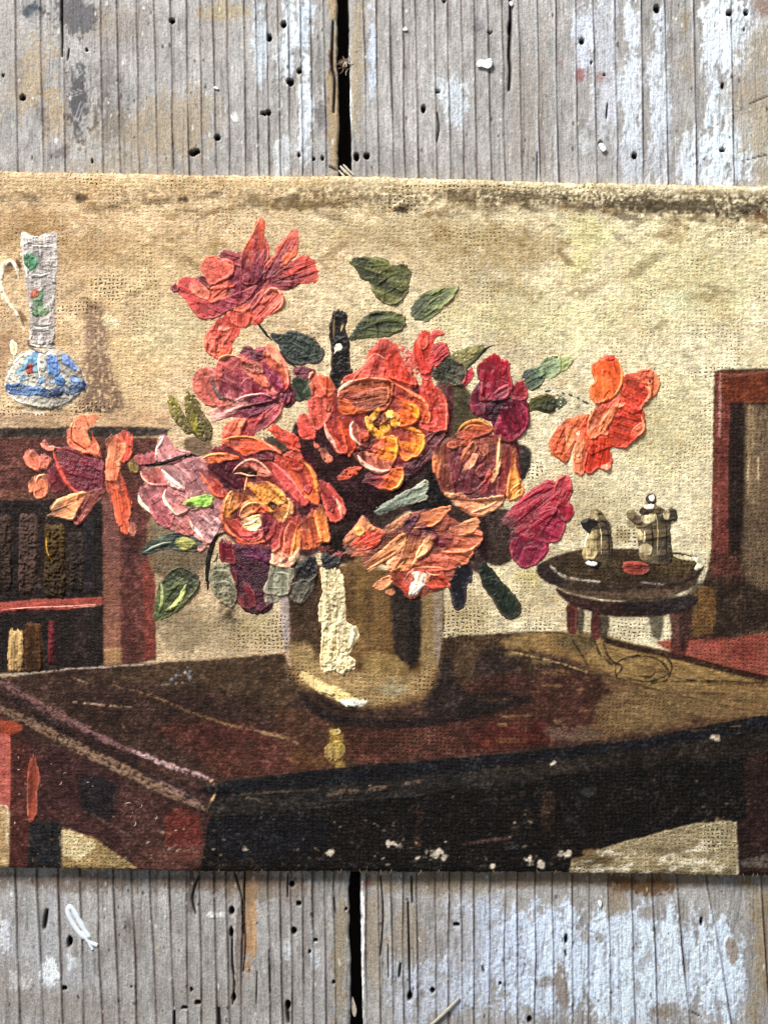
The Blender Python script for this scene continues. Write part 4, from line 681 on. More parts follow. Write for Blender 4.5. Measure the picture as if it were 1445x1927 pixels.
P_('B', '340 385 480 340 600 405 612 500 605 560 500 602 380 572 330 500', '#8f3a4c', '#a85460', 80, 4, 3); P_('B', '600 420 700 500 775 560 700 580 605 560', '#7a2038', T=3, R=1.5, ang=40); ridge('B', '510 470 560 420 600 415', 4, '#c07a78', 2)
P_('B', '510 180 550 148 590 158 640 185 720 180 690 250 600 245 530 212', '#5f1630', '#701c34', 10, 4, 3); P_('B', '520 262 640 272 705 330 690 372 600 362 530 312', '#9c5c50', T=3, R=1, wr=2.5, grit=2)
P_('B', '690 250 710 180 742 122 800 145 862 250 912 370 918 490 862 522 800 402 730 300', '#d0764c', '#c2484a', 70, 5, 4); P_('B', '730 140 790 150 850 250 860 300 780 235 742 195', '#dca088', '#d08068', 60, 4, 2.5); ridge('B', '800 160 870 260 908 380 912 470', 7, '#d88c78', 3)
P_('B', '690 285 760 300 842 390 872 500 800 555 752 450', '#7c2a44', '#8c3450', 60, 3, 2); P_('B', '750 450 800 520 830 560 790 590 740 520', '#b86868', T=3)
P_('B', '640 870 640 780 720 690 870 600 882 622 832 722 762 802', '#a83c4c', '#c4606a', -45, 4, 3.5); P_('B', '490 902 500 820 560 760 690 690 690 760 632 822 620 902', '#a23c44', '#b84c50', -60, 4, 3); P_('B', '362 920 372 850 430 770 550 765 510 840 482 912', '#c85444', '#d07058', -60, 4, 3)
P_('B', '250 700 330 660 420 612 560 562 700 545 790 560 812 590 680 632 540 655 400 705 300 730 222 722', '#dca8a0', '#8f3450', 5, 5, 4); P_('B', '250 750 400 690 540 650 480 690 340 760 270 778', '#c88c8c', T=4, R=2, ang=-20)
P_('B', '330 765 400 702 560 652 802 612 705 690 560 752 430 745', '#6a1636', '#82224a', -10, 4, 3); ridge('B', '430 620 560 568 700 550 800 585', 5, '#d8a0a0', 3)
P_('B', '852 562 890 502 932 512 935 580 902 632 850 592', '#681c38', '#7c2a48', 100, 5, 3)
# ------------------------------------------------------------------ 3 central rose
rose('large central rose with orange petals and a golden heart', 'C', '500 510 640 420 790 200 930 260 1100 560 1330 680 1350 900 1180 1000 1000 1200 860 1200 650 1100 560 1100 330 930 200 860 250 620 430 600', '#a03c34', '#8a2c34', 90, 1.5, .5, rag=1.3)
P_('C', '270 480 350 490 402 590 380 640 320 640', '#be5438', T=4); P_('C', '188 490 205 458 245 458 285 560 332 640 250 665 210 600', '#dc6c58', '#d46450', 70, 5, 3); ridge('C', '188 520 200 468 235 455', 6, '#e8a08c', 3)
P_('C', '200 660 330 640 385 760 330 880 250 940 200 860 188 740', '#c65048', '#cf5c50', 80, 4, 3, wr=.8); P_('C', '95 830 180 825 240 960 230 1018 120 1000', '#d8584e', '#c44a44', 60, 4, 2.5); P_('C', '330 640 390 650 362 780 320 750', '#a84434', T=4)
P_('C', '490 500 640 420 700 280 800 182 880 180 930 290 1000 400 1100 560 1050 575 900 510 800 495 650 505 515 535', '#cc4638', '#b83c34', 100, 4, 3); P_('C', '640 425 740 300 835 350 800 490 700 505 560 532', '#d25a4e', '#cc5044', 110, 4, 3.5); P_('C', '850 285 910 205 955 300 1030 420 1100 555 980 535 850 470', '#cf4430', '#c23c2c', 70, 4.5, 3.5); ridge('C', '640 400 740 300 840 345', 4, '#dc8474', 2.2)
P_('C', '920 260 980 215 1060 300 1110 400 1100 470 1040 500 980 380', '#b85a54', T=1.4, R=.5, dry=.35, ang=60)
P_('C', '1040 560 1160 580 1140 680 1020 640', '#641c2c', T=2, R=1); P_('C', '1180 470 1245 560 1350 680 1362 900 1325 955 1230 962 1130 900 1180 780 1130 640 1140 560', '#c84436', '#cf5248', 80, 4.5, 3.5, wr=.8); ridge('C', '1345 690 1358 800 1352 930', 5, '#d87868', 3)
P_('C', '1000 1200 1100 1080 1200 990 1345 950 1300 1050 1222 1170 1100 1290 960 1405 980 1290', '#642030', '#74303a', -45, 2.5, 1.5); P_('C', '800 1440 700 1400 640 1380 700 1300 860 1290 850 1370 800 1420', '#a83c44', '#b84c50', 0, 3, 1.5, rag=1.5)
P_('C', '430 720 425 630 490 560 600 522 800 512 900 548 885 680 832 772 700 792 600 800 520 810 455 770', '#a04a28', '#b05430', 10, 4.5, 3.5, var=.22); P_('C', '430 640 500 560 600 515 740 505 860 520 700 540 560 580 480 650 440 700', '#d87454', '#c8603c', 0, 5, 3); ridge('C', '432 660 455 600 520 550 600 520', 9, '#e6a490', 3.5); ridge('C', '600 522 700 508 800 515', 6, '#d88468', 2.5)
P_('C', '428 690 500 690 590 785 520 815 450 785', '#d8662c', '#cc5a2c', 30, 5, 3.5); P_('C', '540 665 660 620 850 580 860 690 785 742 690 780 620 775 560 720', '#8a4434', '#a4583c', -10, 3.5, 2.5); ridge('C', '850 560 870 640 840 720', 5, '#c87c54', 2.5)
P_('C', '895 550 980 555 1100 640 1190 730 1222 830 1195 885 1100 872 1040 902 930 905 880 805 895 700', '#b84a24', '#c0502c', 30, 4.5, 3.5, var=.22); ridge('C', '920 552 1060 635 1150 690 1205 780 1212 860 1160 890', 8, '#dc7c5c', 4)
P_('C', '930 690 1060 720 1115 780 1105 860 1000 905 925 855', '#d8661c', '#cc5a1c', 20, 4, 3, wr=1); P_('C', '1040 745 1100 735 1125 800 1100 850 1070 800', '#e08a20', T=5, R=3); ridge('C', '1020 730 1080 735 1118 770 1112 840', 4, '#e6a03c', 2.5)
P_('C', '575 850 700 900 780 1000 700 1100 620 1060', '#6c3024', T=2, R=1); P_('C', '690 790 750 760 800 790 770 850 720 880 695 850', '#3a1a12', T=1.5, R=1); P_('C', '740 850 830 800 860 840 800 900 740 900', '#6c3018', T=3, wr=1)
for pts, c in (('670 840 700 830 720 900 760 940 740 960 690 920', '#d49a2c'), ('700 850 760 770 790 770 750 840 710 880', '#c8882c'), ('720 940 780 950 830 960 800 1000 740 990', '#d8981c'), ('800 900 850 880 870 930 850 970 800 950', '#dc9c20'), ('850 790 895 785 915 830 880 850 850 830', '#e0b048'), ('900 800 950 820 940 860 900 860', '#c8701c'),
               ('880 860 940 870 950 905 900 910', '#e09a2c'), ('760 980 830 1000 820 1020 770 1010', '#b8781c'), ('830 930 880 940 860 990 830 980', '#cc8418'), ('680 890 700 900 720 950 690 940', '#e0a838'), ('820 850 860 850 870 880 830 890', '#8c4a1c'), ('860 820 880 815 890 840 866 846', '#f0c870')):
    P_('C', pts, c, T=4.5, R=2, rag=.7, name='stamen')
P_('C', '318 880 330 830 365 808 402 835 442 920 500 1030 512 1130 440 1142 380 1055 335 960', '#b03c34', '#c04c3c', 60, 4, 3); ridge('C', '322 890 345 980 400 1060 438 1135', 9, '#e4a496', 4.5); P_('C', '402 830 540 832 562 900 560 1000 592 1080 540 1150 520 1160 500 1050 430 900', '#c44a22', '#b84028', 70, 4, 3)
P_('C', '540 870 580 870 625 960 680 1000 640 1025 622 1080 560 1000', '#8c4c40', '#b05a4c', 70, 4, 2); ridge('C', '562 868 542 920 560 1010 625 1075', 6, '#ecc8ba', 4.5); P_('C', '610 930 680 950 690 1010 640 1030', '#c45440', T=3, R=2)
P_('C', '930 920 1050 920 1160 990 1165 1070 1125 1150 1060 1172 1000 1205 950 1120 955 1040', '#c84c1c', '#e4882c', 15, 5, 4); ridge('C', '1100 980 1160 1000 1162 1080 1120 1148', 7, '#e8a04c', 3); ridge('C', '930 980 960 1060 1000 1160', 4, '#d87840', 2.5)
P_('C', '705 1130 760 1045 850 1002 920 1010 942 1110 900 1240 840 1200 760 1180', '#c43a1c', '#e88c28', 15, 5, 3.5); P_('C', '720 1110 770 1050 830 1020 800 1090 750 1130', '#d4604c', T=4, R=3); ridge('C', '900 1015 938 1060 930 1150 905 1230', 6, '#eca450', 3)
P_('C', '575 1150 680 1128 760 1180 880 1220 900 1225 872 1285 800 1302 700 1275 640 1225', '#a04834', '#c87c6c', 80, 4, 3); ridge('C', '600 1160 650 1230 720 1275 800 1298 870 1285', 10, '#e4a89c', 4.5)
P_('C', '930 1170 985 1200 990 1290 940 1270 910 1240', '#7c2c30', T=2); P_('C', '748 1392 850 1335 900 1280 960 1270 990 1290 985 1350 950 1425 880 1450 800 1435', '#d85820', '#e87c34', 20, 5.5, 3.5); ridge('C', '985 1300 980 1360 940 1425 880 1448', 6, '#f0a468', 3)
P_('C', '430 1330 530 1268 622 1258 605 1300 505 1358 440 1362', '#c4502e', T=1.8, R=.8, rag=1.6, dry=.08, ang=-20); P_('C', '228 1050 255 1050 272 1090 245 1092', '#d07060', T=1.6, R=.6, rag=1.4); P_('C', '278 1100 330 1095 360 1150 380 1205 320 1210 300 1150', '#cf7866', T=1.8, R=.6, rag=1.8, dry=.1)
# ------------------------------------------------------------------ 4 red bud
rose('small scarlet bud standing above the central rose', 'C', '1078 250 1095 170 1130 108 1190 100 1230 165 1232 260 1212 330 1240 400 1200 465 1140 455 1085 345', '#cc4236', '#b83430', 80, 4, 3, rag=1.2)
P_('C', '1205 160 1250 95 1310 108 1325 130 1270 145 1245 190 1210 210', '#bc3634', '#c84440', 0, 3.5, 2, rag=1.4); P_('C', '1238 232 1280 205 1345 205 1350 235 1384 290 1335 330 1265 400 1220 410 1228 300', '#b83034', '#a42a30', -30, 4, 3, rag=1.2); P_('C', '1120 140 1160 110 1195 160 1170 260 1120 240', '#d4503e', T=3.5, R=2); P_('C', '1140 470 1200 440 1230 480 1180 520', '#b8383a', T=2)
for q in ('1240 350 1290 290 1340 230', '1250 380 1300 330 1360 290', '1230 300 1270 250 1300 215'): ridge('C', q, 3.4, '#8c2030', 2.4)
# ------------------------------------------------------------------ 5 crimson flower
rose('deep crimson flower with two lobes, upper right of centre', 'D', '480 600 520 500 575 448 640 560 800 580 900 580 960 640 960 800 900 900 820 952 700 932 680 840 640 760 500 705', '#5a1230', '#6c1836', 60, 2.5, 1)
P_('D', '478 600 525 478 572 450 585 560 605 690 560 722 500 705', '#6a1632', '#7c2040', 80, 3.5, 2.5); P_('D', '538 330 560 290 605 270 585 420 552 422', '#7c2036', T=3); P_('D', '560 400 566 290 640 218 690 208 742 258 802 270 800 360 825 460 805 540 740 602 650 600 555 600 570 480', '#ae1c2e', '#84183a', 95, 4, 3.5); P_('D', '640 602 672 540 790 470 802 530 762 602 682 612', '#942c46', '#a03c50', -30, 4.5, 3); P_('D', '562 650 640 628 670 642 642 702 602 712', '#86203e', T=4, R=2)
P_('D', '600 470 660 450 640 540 590 600 560 560', '#98203c', T=4); P_('D', '520 715 640 625 785 600 765 760 610 765', '#400e26', '#4c1430', 0, 2.5, 1)
P_('D', '822 520 872 450 935 440 955 560 930 592 860 602 825 575', '#a82030', '#8c1c36', 100, 4, 3); P_('D', '760 622 900 580 962 640 962 800 900 900 820 952 700 932 690 840 720 740', '#76162e', '#8c2040', 70, 4, 3); ridge('D', '900 620 955 700 950 820 890 900', 6, '#983050', 2.5)
# ------------------------------------------------------------------ 6 salmon-brown rose
rose('round cup-shaped rose in salmon and maroon at the right of centre', 'D', '175 1010 360 900 700 900 850 1000 900 1280 820 1400 640 1445 300 1430 200 1300 165 1140', '#803c34', '#74303a', 60, 3, 1)
P_('D', '160 1140 168 1035 208 1002 230 1100 215 1200 205 1262 162 1195', '#cc7c4c', '#b86a48', 90, 4.5, 3.5); P_('D', '218 965 300 932 292 1100 312 1250 335 1400 250 1382 205 1250 225 1100', '#94523e', '#7c3c38', 90, 4, 2.5)
P_('D', '355 888 420 805 520 772 612 798 662 860 560 902 470 932 370 925', '#b4542e', '#9c4034', 10, 5, 4); ridge('D', '365 870 430 800 530 778 620 810 655 860', 8, '#d48a4c', 4); ridge('D', '400 870 480 815 580 830', 5, '#c87c48', 3)
P_('D', '290 960 480 940 640 930 702 1000 690 1150 602 1280 482 1390 342 1362 300 1200', '#83404a', '#74303a', 100, 4, 3); P_('D', '300 960 480 935 640 925 660 950 480 970 310 1010', '#a8543c', T=4); P_('D', '380 1180 400 1080 440 1010 502 960 530 1000 462 1100 420 1160', '#a45444', '#b86c50', -60, 4, 3)
P_('D', '395 1212 440 1140 480 1100 510 1055 532 1090 492 1162 432 1202', '#dc9c7c', '#c88468', -50, 4.5, 2.5); ridge('D', '400 1120 420 1060 470 1000', 5, '#c4784c', 3); P_('D', '538 975 600 962 622 1040 590 1082 545 1030', '#a85c46', '#b87058', 40, 5, 3); ridge('D', '530 960 545 1030 590 1080', 4, '#6c2830', 2)
P_('D', '600 1000 680 980 690 1120 640 1200 560 1260 520 1200 600 1120', '#8c4840', '#78303c', 100, 4, 3); P_('D', '690 900 742 908 735 1050 712 1200 672 1292 648 1280 690 1150 702 1050 682 960', '#d0885c', '#dca078', 95, 5, 3); ridge('D', '720 930 712 1060 700 1180', 6, '#ecb890', 3)
P_('D', '742 960 822 1000 832 1150 762 1400 700 1402 722 1200 742 1080', '#803434', '#903c38', 95, 4, 2.5); P_('D', '820 1008 860 1040 852 1150 882 1240 922 1370 880 1422 800 1445 792 1330 822 1180', '#d47c38', '#dc9048', 85, 5, 3.5); ridge('D', '810 1380 850 1340 900 1300', 5, '#eeb070', 3); ridge('D', '850 1420 880 1380 910 1350', 4, '#f0b880', 2.5)
P_('D', '470 1352 560 1330 642 1200 625 1330 560 1402', '#a0303a', '#b03c3c', -20, 3.5, 2); P_('D', '300 1350 420 1400 560 1410 700 1410 680 1445 400 1440', '#5c2030', T=3, R=1, ang=0)
P_('H', '1030 320 1100 300 1200 360 1445 335 1480 360 1440 420 1350 472 1250 505 1170 470 1100 430 1050 380', '#c4785c', '#d89a74', 10, 3.5, 2.5, wr=1.2, rag=1.3); P_('H', '970 295 1010 300 1065 325 1030 345 995 320', '#e0a47c', T=3, rag=.8); ridge('H', '1200 470 1300 440 1440 370', 6, '#e8b08c', 3)
# ------------------------------------------------------------------ 7 orange flower far right
rose('bright orange flower standing alone at the far right', 'I', '540 760 640 640 800 600 1040 660 1090 760 1090 880 960 1000 800 1030 700 1060 560 1100 480 900', '#bc3a22', '#c84428', 60, 2.5, 1)
P_('I', '185 1060 198 950 290 820 420 738 540 715 565 760 482 850 422 900 432 960 382 1040 352 1170 290 1162 230 1112', '#d46438', '#c4562e', 120, 4, 2.5, rag=1.3, wr=.8); P_('I', '345 870 440 825 405 950 355 1060', '#e08c5c', '#dc7c50', 110, 4, 2.5); P_('I', '200 1090 300 1060 360 1120 300 1170 240 1140', '#c46038', T=2.5, R=1, wr=2, grit=2)
P_('I', '408 1242 420 1040 482 900 545 850 562 940 522 1100 512 1282 460 1302', '#cc5e3c', '#d07858', 95, 4, 3, rag=1.2); P_('I', '440 960 480 900 500 1000 470 1140 420 1100', '#dc9470', T=3, wr=2, R=1)
P_('I', '510 1252 560 1052 622 940 742 930 762 1080 782 1170 742 1262 690 1252 640 1242 572 1302', '#c83a20', '#bc3420', 95, 4, 3); P_('I', '680 1240 740 1200 780 1170 745 1262', '#e08468', T=3.5)
P_('I', '720 932 762 800 802 720 1042 660 1092 760 1092 880 1022 942 962 1002 880 1045 782 1022', '#bc3822', '#c4402a', 20, 4, 3, rag=1.1); P_('I', '950 930 1000 860 1055 815 1085 830 1068 900 990 940', '#dc7c60', '#d46a50', -40, 5, 3); ridge('I', '1060 740 1088 800 1085 880 1020 940', 6, '#dc8468', 3)
P_('I', '830 630 862 520 892 380 962 325 1062 400 1142 440 1142 560 1082 622 1042 690 960 705 850 690', '#cc4a34', '#c8402e', 30, 4.5, 3.5, wr=.7); ridge('I', '1100 430 1145 500 1130 570 1050 660', 7, '#dc8068', 3.5); P_('I', '900 365 1040 312 1152 288 1175 335 1145 430 1042 395 950 350', '#d46a4c', '#cc5c40', 10, 3, 2, wr=1.4, rag=1.5); P_('I', '820 640 900 600 910 620 860 650', '#e08c70', T=3)
P_('I', '1140 345 1182 310 1235 370 1225 480 1162 562 1142 480', '#d87c54', '#d06c48', 90, 5, 4); P_('I', '1135 345 1160 340 1175 370 1160 410 1140 400', '#5c2418', T=1, R=.5)
P_('I', '560 770 650 640 760 570 850 545 872 570 832 622 782 750 712 880 662 922 560 945', '#bc5638', '#cc6c44', 120, 4, 3); P_('I', '655 900 680 800 740 700 840 570 850 610 790 740 720 860 680 910', '#dc8458', '#d47448', 120, 5, 3); P_('I', '670 920 715 870 740 910', '#cc6848', T=3)
P_('I', '600 330 598 240 650 188 700 160 760 152 830 182 872 260 882 380 850 492 780 562 690 592 640 612 578 552 580 442 622 412', '#dc5a2c', '#e06c38', 80, 5, 3.5); ridge('I', '830 190 868 260 876 370 845 480 780 555', 6, '#e88c58', 3); ridge('I', '700 580 720 520 760 480', 4, '#a83c20', 2); P_('I', '700 165 760 145 800 165 760 195', '#c03420', T=2.5, R=1)
# ------------------------------------------------------------------ 8 crimson lower right
rose('crimson-pink flower hanging at the lower right of the bouquet', 'X', '944 985 958 962 976 944 1008 918 1040 905 1055 935 1042 965 1010 1010 992 1012 965 998', '#9a1c34', '#ac2a40', -35, 3.5, 2.5, rag=1.1)
P_('X', '1036 952 1050 905 1068 896 1076 922 1066 945 1046 956', '#a42a3a', '#b43a48', -60, 4, 3); P_('X', '1044 955 1070 943 1078 966 1062 982', '#9c1c38', T=4, R=2.5); P_('X', '1000 1010 1010 965 1040 955 1062 980 1056 1010 1036 1020', '#921c3c', '#a02c4c', 20, 4, 3); P_('X', '964 1000 992 1010 1026 1016 1031 1034 1016 1055 990 1069 972 1060 962 1040', '#88183a', '#94244a', 110, 4, 2.5); ridge('X', '1010 968 1032 960 1048 956', 4, '#b85464', 2.5); ridge('X', '1020 1018 1028 1036 1010 1058', 4, '#a83c54', 2)
# ------------------------------------------------------------------ 9 salmon flower left
rose('salmon and crimson flower in front of the bookcase at the far left', 'E', '360 385 480 365 620 400 775 460 782 700 720 740 640 762 560 752 500 702 430 582 388 480', '#963440', '#74263a', 20, 3, 2, wr=.8)
P_('E', '320 500 400 520 482 680 382 752 332 702', '#8a3040', '#6c2a34', 60, 2.5, 1.5); ridge('E', '362 395 385 480 430 580 500 700 570 750 640 745', 8, '#c8564c', 3.5)
P_('E', '505 300 512 200 552 110 640 85 742 98 692 180 645 240 682 330 702 385 662 412 562 365', '#e08c6c', '#d87c5c', 70, 4.5, 3.5); ridge('E', '545 125 520 220 520 300 600 360 665 405', 4, '#7c3428', 1.8); P_('E', '480 225 520 215 520 320 600 400 680 420 745 458 752 395 715 340 690 370 640 420 560 390 500 340', '#d46c54', T=3, R=2); P_('E', '690 240 715 300 750 390 740 455 705 430 700 330', '#d0684c', T=3, R=1.5)
P_('E', '258 330 280 312 305 322 318 360 370 368 372 400 300 385', '#dc8478', T=3, rag=1.3); ridge('E', '370 372 410 375 440 390', 3, '#c87868', 2)
P_('E', '118 440 150 388 190 382 232 440 262 500 240 562 190 552 132 500', '#dc7c64', '#d06c58', 60, 4, 3, wr=.8); P_('E', '245 445 322 435 332 500 302 552 250 530', '#c06c5c', T=3.5, R=2.5, wr=1.4); P_('E', '160 662 200 620 300 600 307 760 250 805 210 782 202 702 172 752', '#dc8464', '#d47858', 80, 4, 3); ridge('E', '215 680 240 615 300 602', 5, '#eaa484', 3)
P_('E', '340 880 400 820 520 772 642 758 602 850 562 930 532 982 382 952 300 972 352 922', '#e0986a', '#dc8c60', -20, 4.5, 3.5); ridge('E', '345 900 400 830 470 790', 5, '#f0c090', 3); P_('E', '640 772 770 712 782 790 702 860 642 960 580 1022 540 1002 582 900', '#9a564c', '#8a4644', 120, 4, 3)
rose('tall salmon petal stroke between the left flower and the pale pink rose', 'E', '880 300 930 240 972 222 1022 240 1032 350 1002 480 940 485 975 380', '#d85a48', '#cc5244', 90, 4, 3)
P_('E', '812 315 840 280 872 262 932 258 982 340 972 400 932 470 922 560 902 650 820 642 818 500 832 420', '#e8906e', '#dc7c5c', 95, 5, 3.5); P_('E', '810 602 932 580 962 680 1022 850 1022 900 1002 1000 1002 1092 970 1102 922 1040 882 880 832 760', '#de6a4c', '#cf5a40', 80, 3.5, 2, rag=1.6); ridge('E', '940 600 965 690 1015 820 1022 890', 6, '#a84434', 3); P_('E', '1005 1015 1060 1018 1062 1090 1032 1118', '#b87464', T=3, R=2, wr=1)
# ------------------------------------------------------------------ 11 pale pink rose
rose('pale dusty pink rose at the left of the bouquet', 'F', '110 470 300 440 500 370 640 370 700 560 830 700 800 970 690 1100 550 1020 350 970 210 850 90 700 160 590', '#a8727a', '#b88488', 40, 3, 1.5, rag=1.2)
P_('F', '70 352 110 340 150 320 240 330 242 400 142 432 92 422', '#a85a60', T=2.5, R=1, rag=1.6, wr=1.2); P_('F', '10 382 70 390 88 490 32 482', '#746436', T=3, R=2); P_('F', '245 392 250 280 272 200 295 178 342 190 402 290 522 322 502 352 392 402', '#bc7c84', '#cc8e92', 60, 4, 3); ridge('F', '262 205 300 190 285 240 250 290 245 385', 5, '#e8cfc4', 4)
P_('F', '110 480 142 450 272 460 322 560 332 600 222 602 152 562', '#94503f', '#b86468', 70, 4, 3); ridge('F', '112 480 130 540 190 590 300 602', 5, '#e0b4ac', 3); P_('F', '480 400 620 372 702 560 822 702 800 960 720 880 560 700 500 560', '#9c6870', '#b07c82', 60, 2.5, 1, wr=1)
P_('F', '280 462 402 450 470 560 485 640 420 625 362 602', '#b89098', '#c8a4a4', 50, 4, 3); ridge('F', '290 470 380 560 480 636', 8, '#ecd6cc', 4, rag=1)
P_('F', '88 690 152 590 352 610 322 700 372 800 400 860 352 962 270 932 200 842 130 782', '#c07880', '#b86470', 60, 4, 3); ridge('F', '96 685 110 740 150 790 205 842', 9, '#e4cabc', 4.5)
P_('F', '310 682 362 620 482 640 522 700 542 790 422 852 342 792', '#b87078', '#c68684', 30, 4, 3); ridge('F', '330 635 312 690 335 760 410 850', 7, '#ecd0c6', 4.5); P_('F', '530 640 600 660 640 760 560 820 500 760', '#a07478', T=3, R=1.5)
P_('F', '370 882 422 850 522 880 562 1012 482 1022 382 962', '#bc7470', '#b86e6c', 40, 4, 3); P_('F', '528 892 600 860 682 850 782 900 762 1010 692 1092 582 962', '#b08088', '#c09298', 50, 4, 2, wr=1); ridge('F', '530 905 570 970 650 1060', 8, '#e4ccca', 3.5); ridge('F', '640 860 700 920 760 980', 6, '#ccaeb2', 2)
P_('F', '600 1110 660 1100 690 1130 620 1160', '#cc8c8c', T=2.5, rag=1.4); P_('F', '470 765 540 712 650 690 722 692 705 762 602 785 522 792', '#74a838', '#8cb84c', -10, 4, 2.5, name='leaf_stroke', label='bright green dab on the pale pink rose', wr=.8)
ridge('F', '150 430 300 412 420 372 520 345 620 350', 8, '#281a20', 3, name='stem', rag=1)
# ------------------------------------------------------------------ 12 orange-yellow rose
rose('orange and yellow rose with a creamy heart, lower left of centre', 'F', '640 420 800 250 1100 220 1300 360 1445 640 1440 900 1380 1180 1220 1270 1000 1080 820 980 790 720', '#7c2a34', '#9c4036', 40, 2, 1)
P_('F', '1195 130 1252 88 1310 130 1445 195 1460 290 1350 282 1282 200', '#c84630', '#b83c2c', 20, 3, 2, rag=1.3); P_('F', '1165 205 1280 200 1342 260 1332 312 1250 292', '#574a3a', T=3, R=1.5, name='leaf_stroke'); P_('F', '1200 350 1330 340 1445 300 1500 420 1445 480 1300 420', '#c04a34', '#b03c30', 20, 3, 2, wr=1)
P_('F', '798 245 850 205 950 193 1060 202 1162 240 1250 280 1300 332 1190 295 1100 322 1000 352 930 302', '#d6582a', '#c44c28', 5, 5, 4); ridge('F', '800 238 860 200 960 190 1060 198 1160 235', 5, '#e88c5c', 3); ridge('F', '1160 240 1230 280 1300 330', 5, '#e0a888', 3); P_('F', '1000 355 1100 322 1190 300 1240 380 1100 380', '#6c2430', T=2.5)
P_('F', '618 402 650 360 760 335 860 340 942 368 800 402 705 412', '#dc6830', '#d45c2c', 0, 5, 4); ridge('F', '625 385 680 350 760 335 850 340', 6, '#eca070', 3); P_('F', '680 422 900 400 982 640 850 622 750 542', '#4c1428', '#5c1a2c', 40, 2.5, 1)
P_('F', '608 482 680 470 762 560 842 680 762 692 692 602', '#b0403c', '#bc4c44', 50, 4, 2.5); ridge('F', '612 485 680 590 745 685 820 700', 6, '#d86c4c', 3)
P_('G', '258 230 300 170 400 112 470 125 542 180 592 250 482 245 420 190 342 175', '#c46c60', '#d07c6c', 20, 5, 3.5); ridge('G', '258 225 310 165 400 115 475 130 545 185 585 245', 6, '#e09c8c', 3.5); P_('G', '340 185 400 165 452 205 442 252 342 252', '#30140f', T=1.5, R=.5); ridge('G', '265 235 320 228 400 248 480 250', 4, '#dca488', 2.5)
P_('G', '570 108 642 150 762 250 852 400 902 480 852 502 742 392 642 282', '#c04a4a', '#cc5654', 50, 4.5, 4); ridge('G', '590 130 700 225 790 320 870 460', 8, '#d87070', 4); P_('G', '620 122 762 108 882 130 962 240 992 400 985 492 902 452 822 332 722 202', '#cc5438', '#d8643c', 60, 4, 3, wr=.8); ridge('G', '870 135 940 220 975 330 985 440', 9, '#e0884c', 3); P_('G', '820 200 880 230 930 340 900 400 850 320', '#a83838', T=3)
P_('G', '640 302 762 430 822 560 742 562', '#742c40', T=2.5); P_('G', '345 372 400 305 560 308 662 370 722 460 642 502 602 562 502 522 402 482 342 420', '#cc8438', '#d89048', 40, 4, 2.5, wr=1.2, grit=2, var=.22); ridge('G', '360 380 375 300 385 250', 4, '#ecb48c', 3)
P_('G', '180 502 228 400 302 368 342 420 322 500 252 570 240 612 200 592', '#c47a48', '#b8783c', 100, 4.5, 3); ridge('G', '190 500 235 400 265 370', 5, '#e8b080', 3.5); ridge('G', '245 560 240 470 270 400', 4, '#e0a070', 3)
P_('G', '298 592 340 502 420 460 502 488 470 540 422 560 352 612', '#cc7c44', '#d88c50', -20, 4.5, 3.5); ridge('G', '320 590 350 520 430 480 520 488', 5, '#e8a878', 3); P_('G', '430 490 500 480 570 560 520 560 480 560', '#c8583c', T=4, wr=1.5)
P_('G', '600 572 650 512 740 452 772 500 772 562 722 592 692 642', '#bc7840', '#cc8c50', 20, 4.5, 3.5); ridge('G', '690 455 740 450 735 560 690 620', 5, '#e8b484', 3.5); ridge('G', '768 490 775 560 740 590', 4, '#e0a470', 3); P_('G', '570 480 600 460 630 500 600 530', '#3a1810', T=1.5)
P_('G', '160 522 200 602 242 722 332 790 462 802 522 762 562 802 382 832 272 792 192 692', '#c44a34', '#d05c40', 50, 4.5, 3.5); ridge('G', '165 520 178 620 230 720 320 800', 6, '#dc8060', 3.5); P_('G', '240 642 302 620 352 700 462 722 422 762 322 742', '#b8443c', '#c45044', 30, 3.5, 2); P_('G', '310 742 442 730 562 690 502 762 382 792', '#c04c54', '#cc5c60', 0, 4, 3)
P_('G', '328 642 420 600 502 590 512 660 480 705 430 715 372 692', '#ecd4a4', '#e0bc8c', 20, 5.5, 3.5); ridge('G', '350 670 420 650 480 605', 5, '#f2dcb4', 3); ridge('G', '400 705 470 695 515 640', 5, '#f0e0c4', 3.5)
P_('G', '500 560 560 580 620 640 600 760 540 800 520 700', '#74283c', T=2.5, ang=90); P_('G', '560 802 592 700 622 640 702 600 742 600 682 720 662 862 592 892', '#a03c40', '#ac4844', 100, 4, 3); ridge('G', '600 885 655 850 665 730', 5, '#d88468', 3)
P_('G', '660 862 682 702 762 600 812 545 852 640 802 722 772 902 720 932', '#b84c48', '#cc6450', 100, 4.5, 3.5); ridge('G', '700 880 705 740 760 630', 4, '#dc8c70', 2.5); P_('G', '768 902 790 722 852 640 855 740 832 850 772 972', '#dc803c', '#e49450', 95, 5, 3.5)
P_('G', '590 902 660 850 742 950 832 860 792 970 742 1022 622 1012 572 970', '#dc9078', '#eab49c', 70, 4.5, 2.5, wr=.8); ridge('G', '590 905 600 960 580 975', 4, '#f0c8b4', 2.5)
P_('G', '850 640 972 520 1002 640 1022 800 930 872 842 852', '#b05038', '#c06440', 80, 2.8, 1.5, rag=1.4, wr=.8); P_('G', '958 592 992 500 1032 520 1062 650 1082 790 1022 802 992 702', '#dc8048', '#d87840', 85, 5, 3.5); ridge('G', '965 590 985 700 1015 795', 4, '#eca870', 2.5)
